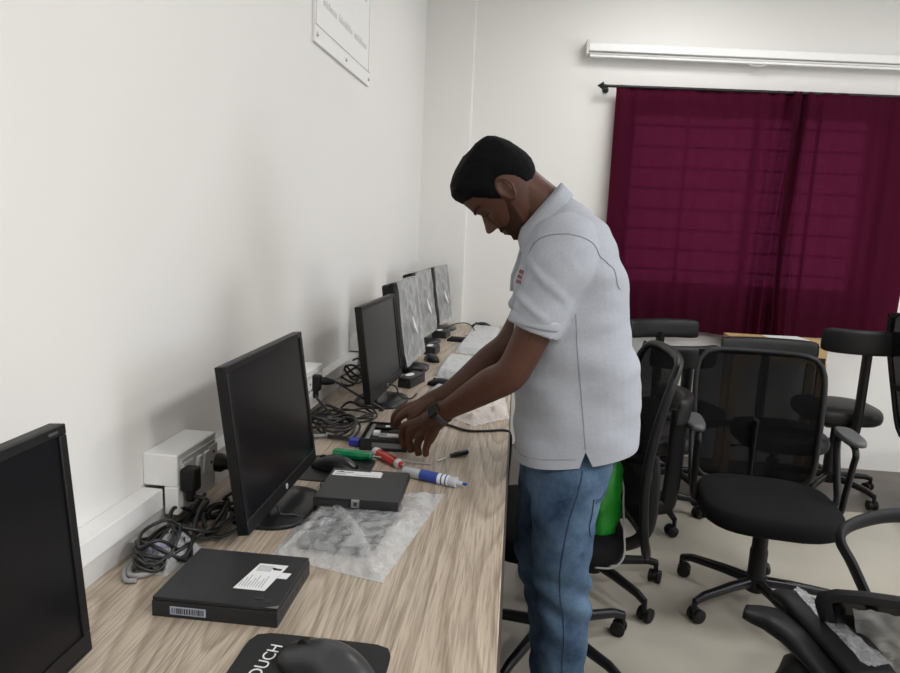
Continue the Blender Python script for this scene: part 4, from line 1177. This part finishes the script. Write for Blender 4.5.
# eyebrows and closed-down eyelashes
for s in (-1, 1):
    bm = BM(); pts = []
    for k in range(7):
        a = .12 + .10 * k
        f, s_, u_ = headpt(a + .05, .020 + .006 * math.sin(k / 6 * PI)); pts.append(HW(f + .0015, s * abs(s_), u_))
    tube(bm, pts, [.0015, .003, .0034, .0032, .003, .0022, .001], 8); obj('eyebrow', xf(bm), M['beard'], person, True)
    bm = BM(); pts = []
    for k in range(6):
        f, s_, u_ = headpt(.26 + .075 * k, -.008 + .002 * math.sin(k / 5 * PI)); pts.append(HW(f + .001, s * abs(s_), u_))
    tube(bm, pts, [.0006, .0014, .0016, .0016, .0014, .0006], 6); obj('eyelashes', xf(bm), M['beard'], person, True)

# polo shirt
bm = BM(); rr = []
TS = [  # cx, z, half depth, half width, tilt(rad)
    (.190, .770, .163, .180, .0), (.191, .83, .167, .184, 0), (.192, .90, .170, .186, 0), (.185, .98, .170, .185, 0), (.172, 1.06, .165, .184, 0),
    (.163, 1.14, .158, .186, 0), (.152, 1.22, .151, .192, -.03), (.142, 1.29, .143, .200, -.10), (.132, 1.35, .130, .203, -.20),
    (.122, 1.40, .112, .188, -.30), (.106, 1.432, .090, .150, -.42), (.085, 1.448, .074, .105, -.60), (.068, 1.458, .066, .076, -.75)]
P_ = catmull([(a, 1.85, b) for a, b, c, d, e in TS], 5); Q_ = catmull([(c, d, e) for a, b, c, d, e in TS], 5)
for p, q in zip(P_, Q_):
    ax = V((math.cos(q.z), 0, -math.sin(q.z)))
    rr.append(ring(bm, p, ax * q.x, V((0, q.y, 0)), 48, 2.5))
bridge(bm, rr)
for sy in (-1, 1):
    y0 = 1.85
    stube(bm, [(.125, y0 + sy * .09, 1.40), (.118, y0 + sy * .150, 1.375), (.100, y0 + sy * .180, 1.320), (.078, y0 + sy * .186, 1.250), (.058, y0 + sy * .186, 1.190), (.052, y0 + sy * .186, 1.172)],
          [.070, .080, .080, .071, .066, .066], 7, 28, 1.0)
bm = remesh(bm, .0055, 4, .5)
bmesh.ops.subdivide_edges(bm, edges=[], cuts=0)
# sleeve cuffs: cut the sleeve ends flat
def cut(bm, co, no, sel):
    geom = [f for f in bm.faces if sel(f.calc_center_median())]
    es = {e for f in geom for e in f.edges}; vs_ = {v for f in geom for v in f.verts}
    bmesh.ops.bisect_plane(bm, geom=list(geom) + list(es) + list(vs_), plane_co=co, plane_no=no, clear_outer=True)
SD = V((-.40, 0, -1.0)).normalized() if False else V((-.24, 0, -1.0)).normalized()
# hem: sloped up at the back
cut(bm, (.02, 1.85, .800), V((.17, 0, -1)), lambda c: c.z < .95)
# side slit
for sy in (-1, 1):
    A = V((.200, 1.85, .872))
    def wedge(c, sy=sy): return (c.y - 1.85) * sy > .12 and c.z < .872 and .12 < c.x < .28
    for no in (V((1, 0, -.28)), V((1, 0, .55))):
        g = [f for f in bm.faces if wedge(f.calc_center_median())]
        es = {e for f in g for e in f.edges}; vs_ = {v for f in g for v in f.verts}
        bmesh.ops.bisect_plane(bm, geom=list(g) + list(es) + list(vs_), plane_co=A, plane_no=no)
    dl = []
    for f in bm.faces:
        c = f.calc_center_median()
        if wedge(c):
            d_ = c - A
            h = A.z - c.z
            if -.28 * h * 1.0 < d_.x * 1.0 and d_.x < .55 * h: dl.append(f)
    bmesh.ops.delete(bm, geom=dl, context='FACES')
bm.normal_update()
def fold(p):
    x, y, z = p
    d = 0
    # sleeve folds radiating from the armpit towards the chest
    if abs(y - 1.85) > .12 and z > 1.17:
        a = (x - .14) * .75 + (z - 1.20) * .66
        k = math.sin(a * 85 + 2.0 * nz((x, y, z), 9, 2))
        d += .0075 * max(0, k) ** 2 * ss(1.18, 1.24, z) * ss(1.40, 1.32, z) * ss(.17, .05, x)
    # belly and side drag folds
    d += .013 * nz((x * 3.0 + z * 2.0, y * 2.0, z * 7.0 + x * 3.0), 1.0, 3)
    d += .008 * nz((x * 9 + z * 9, y * 6, z * 20 - x * 8), 1.0, 5)
    return d
for v in bm.verts: v['x'] if False else None
dis = [(v, v.normal * fold(v.co)) for v in bm.verts]
for v, d in dis: v.co += d
shirt = obj('polo_shirt', xf(bm), M['shirt'], person, True, angle=3)
# collar
bm = BM(); rr = []
def cring(c, tilt, a, b, n=40):
    ax = V((math.cos(tilt), 0, math.sin(tilt))); return ring(bm, c, ax * a, V((0, b, 0)), n, 2.2)
T1 = .90
for c, a, b in (((.062, 1.85, 1.460), .082, .070), ((.054, 1.85, 1.473), .084, .068), ((.049, 1.85, 1.475), .087, .070), ((.058, 1.85, 1.458), .094, .080), ((.070, 1.85, 1.438), .101, .093), ((.074, 1.85, 1.432), .101, .094)):
    rr.append(cring(c, T1, a, b))
bridge(bm, rr, caps=False)
obj('collar', xf(bm), M['shirt'], shirt, True, angle=3).modifiers.new('s', 'SOLIDIFY').thickness = .002
# sleeve band, shoulder seam, hem stitch
for sy in (-1, 1):
    bm = BM(); rr = []
    for k, (dx, dz, r) in enumerate(((.0625, 1.213, .0668), (.058, 1.202, .0690), (.055, 1.193, .0692), (.053, 1.186, .0675))):
        rr.append(ring(bm, (dx, 1.85 + sy * .186, dz), V((1, 0, -.16)).normalized() * r, V((0, r, 0)), 36))
    bridge(bm, rr, caps=False); obj('sleeve_band', xf(bm), M['shirt'], shirt, True, angle=3).modifiers.new('s', 'SOLIDIFY').thickness = .002
# project seams onto the shirt with a BVH
from mathutils.bvhtree import BVHTree
tb = BM(); tb.from_mesh(shirt.data); bvh = BVHTree.FromBMesh(tb); tb.free()
def snap(p, off=.0012):
    l = W_(p); loc, n, i, dd = bvh.find_nearest(l)
    return loc + n * off
M['seam'] = mat('grey_seam_thread', (.30, .31, .34), .95)
bm = BM()
tube(bm, [snap(p) for p in catmull([(.025, 1.70, 1.36), (.060, 1.66, 1.388), (.110, 1.64, 1.40), (.170, 1.66, 1.375), (.215, 1.70, 1.32), (.235, 1.72, 1.28)], 8)], .0009, 6)
tube(bm, [snap(p) for p in catmull([(.150, 1.66, 1.22), (.162, 1.66, 1.12), (.182, 1.66, 1.0), (.200, 1.66, .878)], 10)], .0008, 6)
obj('seam', bm, M['seam'], shirt, True)
bm = BM()
tube(bm, [snap((.19 - .17 * math.cos(a), 1.85 - .185 * math.sin(a), .826 + .055 * (1 - math.cos(a)) * .5)) for a in [k * .125 for k in range(0, 13)]], .0011, 6)
obj('hem_stitch', bm, M['seam'], shirt, True)
# placket and chest print
bm = BM()
for k, (z, ln) in enumerate(((1.318, .020), (1.304, .026), (1.290, .022))):
    for q in range(4):
        p0 = snap((.000, 1.770 - q * .011, z), .0008); p1 = snap((.000, 1.770 - q * .011, z - .010), .0008)
        tube(bm, [p0, p1], .0011, 6)
obj('chest_print', bm, M['shirtink'], shirt, True)
bm = BM(); tube(bm, [snap((.0, 1.85, z), .001) for z in (1.37, 1.33, 1.29, 1.25)], .008, 6, flat=.2); obj('placket', bm, M['shirt'], shirt, True)

# jeans
bm = BM(); rr = []
for x, z, a, b in ((.176, .875, .118, .160), (.172, .82, .124, .168), (.168, .76, .120, .168), (.165, .72, .110, .160), (.160, .69, .085, .13)):
    rr.append(ring(bm, (x, 1.85, z), (a, 0, 0), (0, b, 0), 36, 2.5))
bridge(bm, rr)
stube(bm, [(.170, 1.765, .82), (.170, 1.755, .775), (.166, 1.75, .68), (.166, 1.75, .57), (.170, 1.75, .49), (.186, 1.75, .40), (.190, 1.75, .29), (.188, 1.75, .20), (.185, 1.755, .08), (.182, 1.76, -.03), (.180, 1.76, -.07)],
      [.086, .093, .088, .081, .077, .073, .067, .062, .060, .062, .060], 6, 28, 1.0)
stube(bm, [(.150, 1.93, .82), (.135, 1.935, .74), (.130, 1.945, .64), (.127, 1.95, .54), (.125, 1.95, .45), (.145, 1.95, .37), (.160, 1.95, .27), (.168, 1.95, .17), (.172, 1.95, .05), (.172, 1.95, -.07)],
      [.092, .092, .085, .079, .075, .070, .064, .060, .060, .060], 6, 28, 1.0)
bm = remesh(bm, .006, 4, .5)
bm.normal_update()
def jfold(p):
    x, y, z = p
    d = .006 * nz((x * 5, y * 5, z * 9 + x * 6), 1.2, 8) + .003 * nz((x * 14, y * 14, z * 26 + x * 20), 1, 9)
    kz = math.exp(-((z - .44) / .10) ** 2) + .6 * math.exp(-((z - .08) / .12) ** 2)
    d += .007 * kz * math.sin(z * 75 + x * 38 * (1 if y < 1.85 else -1) + 3 * nz(p, 6, 1))
    return d
dis = [(v, v.normal * jfold(v.co)) for v in bm.verts]
for v, d in dis: v.co += d
jeans = obj('jeans', xf(bm), M['jeans'], person, True, angle=3)
tb = BM(); tb.from_mesh(jeans.data); bvh = BVHTree.FromBMesh(tb); tb.free()
bm = BM(); tube(bm, [snap(p) for p in catmull([(.205, 1.66, .83), (.190, 1.655, .76), (.170, 1.655, .66), (.160, 1.665, .55), (.166, 1.67, .47), (.182, 1.675, .38), (.186, 1.68, .28), (.184, 1.69, .15), (.18, 1.70, .0)], 10)], .0016, 6); obj('side_seam', bm, M['jeandark'], jeans, True)
bm = BM()
for pts in ([(.245, 1.69, .735), (.262, 1.71, .735), (.275, 1.74, .737), (.285, 1.79, .74)], [(.240, 1.68, .74), (.238, 1.685, .66), (.246, 1.70, .63), (.26, 1.76, .64)], [(.245, 1.69, .728), (.262, 1.71, .728), (.275, 1.74, .73), (.285, 1.79, .733)]):
    tube(bm, [snap(p) for p in catmull(pts, 8)], .0015, 6)
obj('back_pocket', bm, M['jeandark'], jeans, True)
# shoes
for y, x in ((1.76, .182), (1.95, .172)):
    bm = BM(); rr = []
    for k, (dx, a, h) in enumerate(((.075, .030, .05), (.05, .042, .075), (.0, .044, .08), (-.06, .046, .055), (-.12, .050, .042), (-.165, .040, .034), (-.185, .02, .02))):
        rr.append([bm.verts.new((x + dx, y + a * math.cos(t), -.103 + (h + h * math.sin(t)) / 2 * 1.0)) for t in [2 * PI * i / 20 for i in range(20)]])
    bridge(bm, rr); obj('shoe', xf(bm), M['black'], person, True)
# smartwatch on the left wrist
wt = None
d = (V((-.186, 1.772, .912)) - V((-.150, 1.750, .942))).normalized()
c = V((-.176, 1.766, .920)); n_ = V((-.30, -.78, .55)); n_ = (n_ - d * n_.dot(d)).normalized(); s_ = d.cross(n_)
bm = BM(); rr = []
for k in (-1, -.8, .8, 1):
    rr.append(ring(bm, c + d * .011 * k, n_ * (.0295 + (.002 if abs(k) < 1 else 0)), s_ * (.0295 + (.002 if abs(k) < 1 else 0)), 32))
bridge(bm, rr, caps=False); wt = obj('wristwatch', xf(bm), M['strap'], person, True, angle=3)
wt.modifiers.new('s', 'SOLIDIFY').thickness = .002
bm = BM(); R3 = Matrix((d, s_, n_)).transposed()
box(bm, c + n_ * .034, (.038, .034, .009), R3); obj('watch_case', xf(bm), M['watch'], wt, bevel=.003)
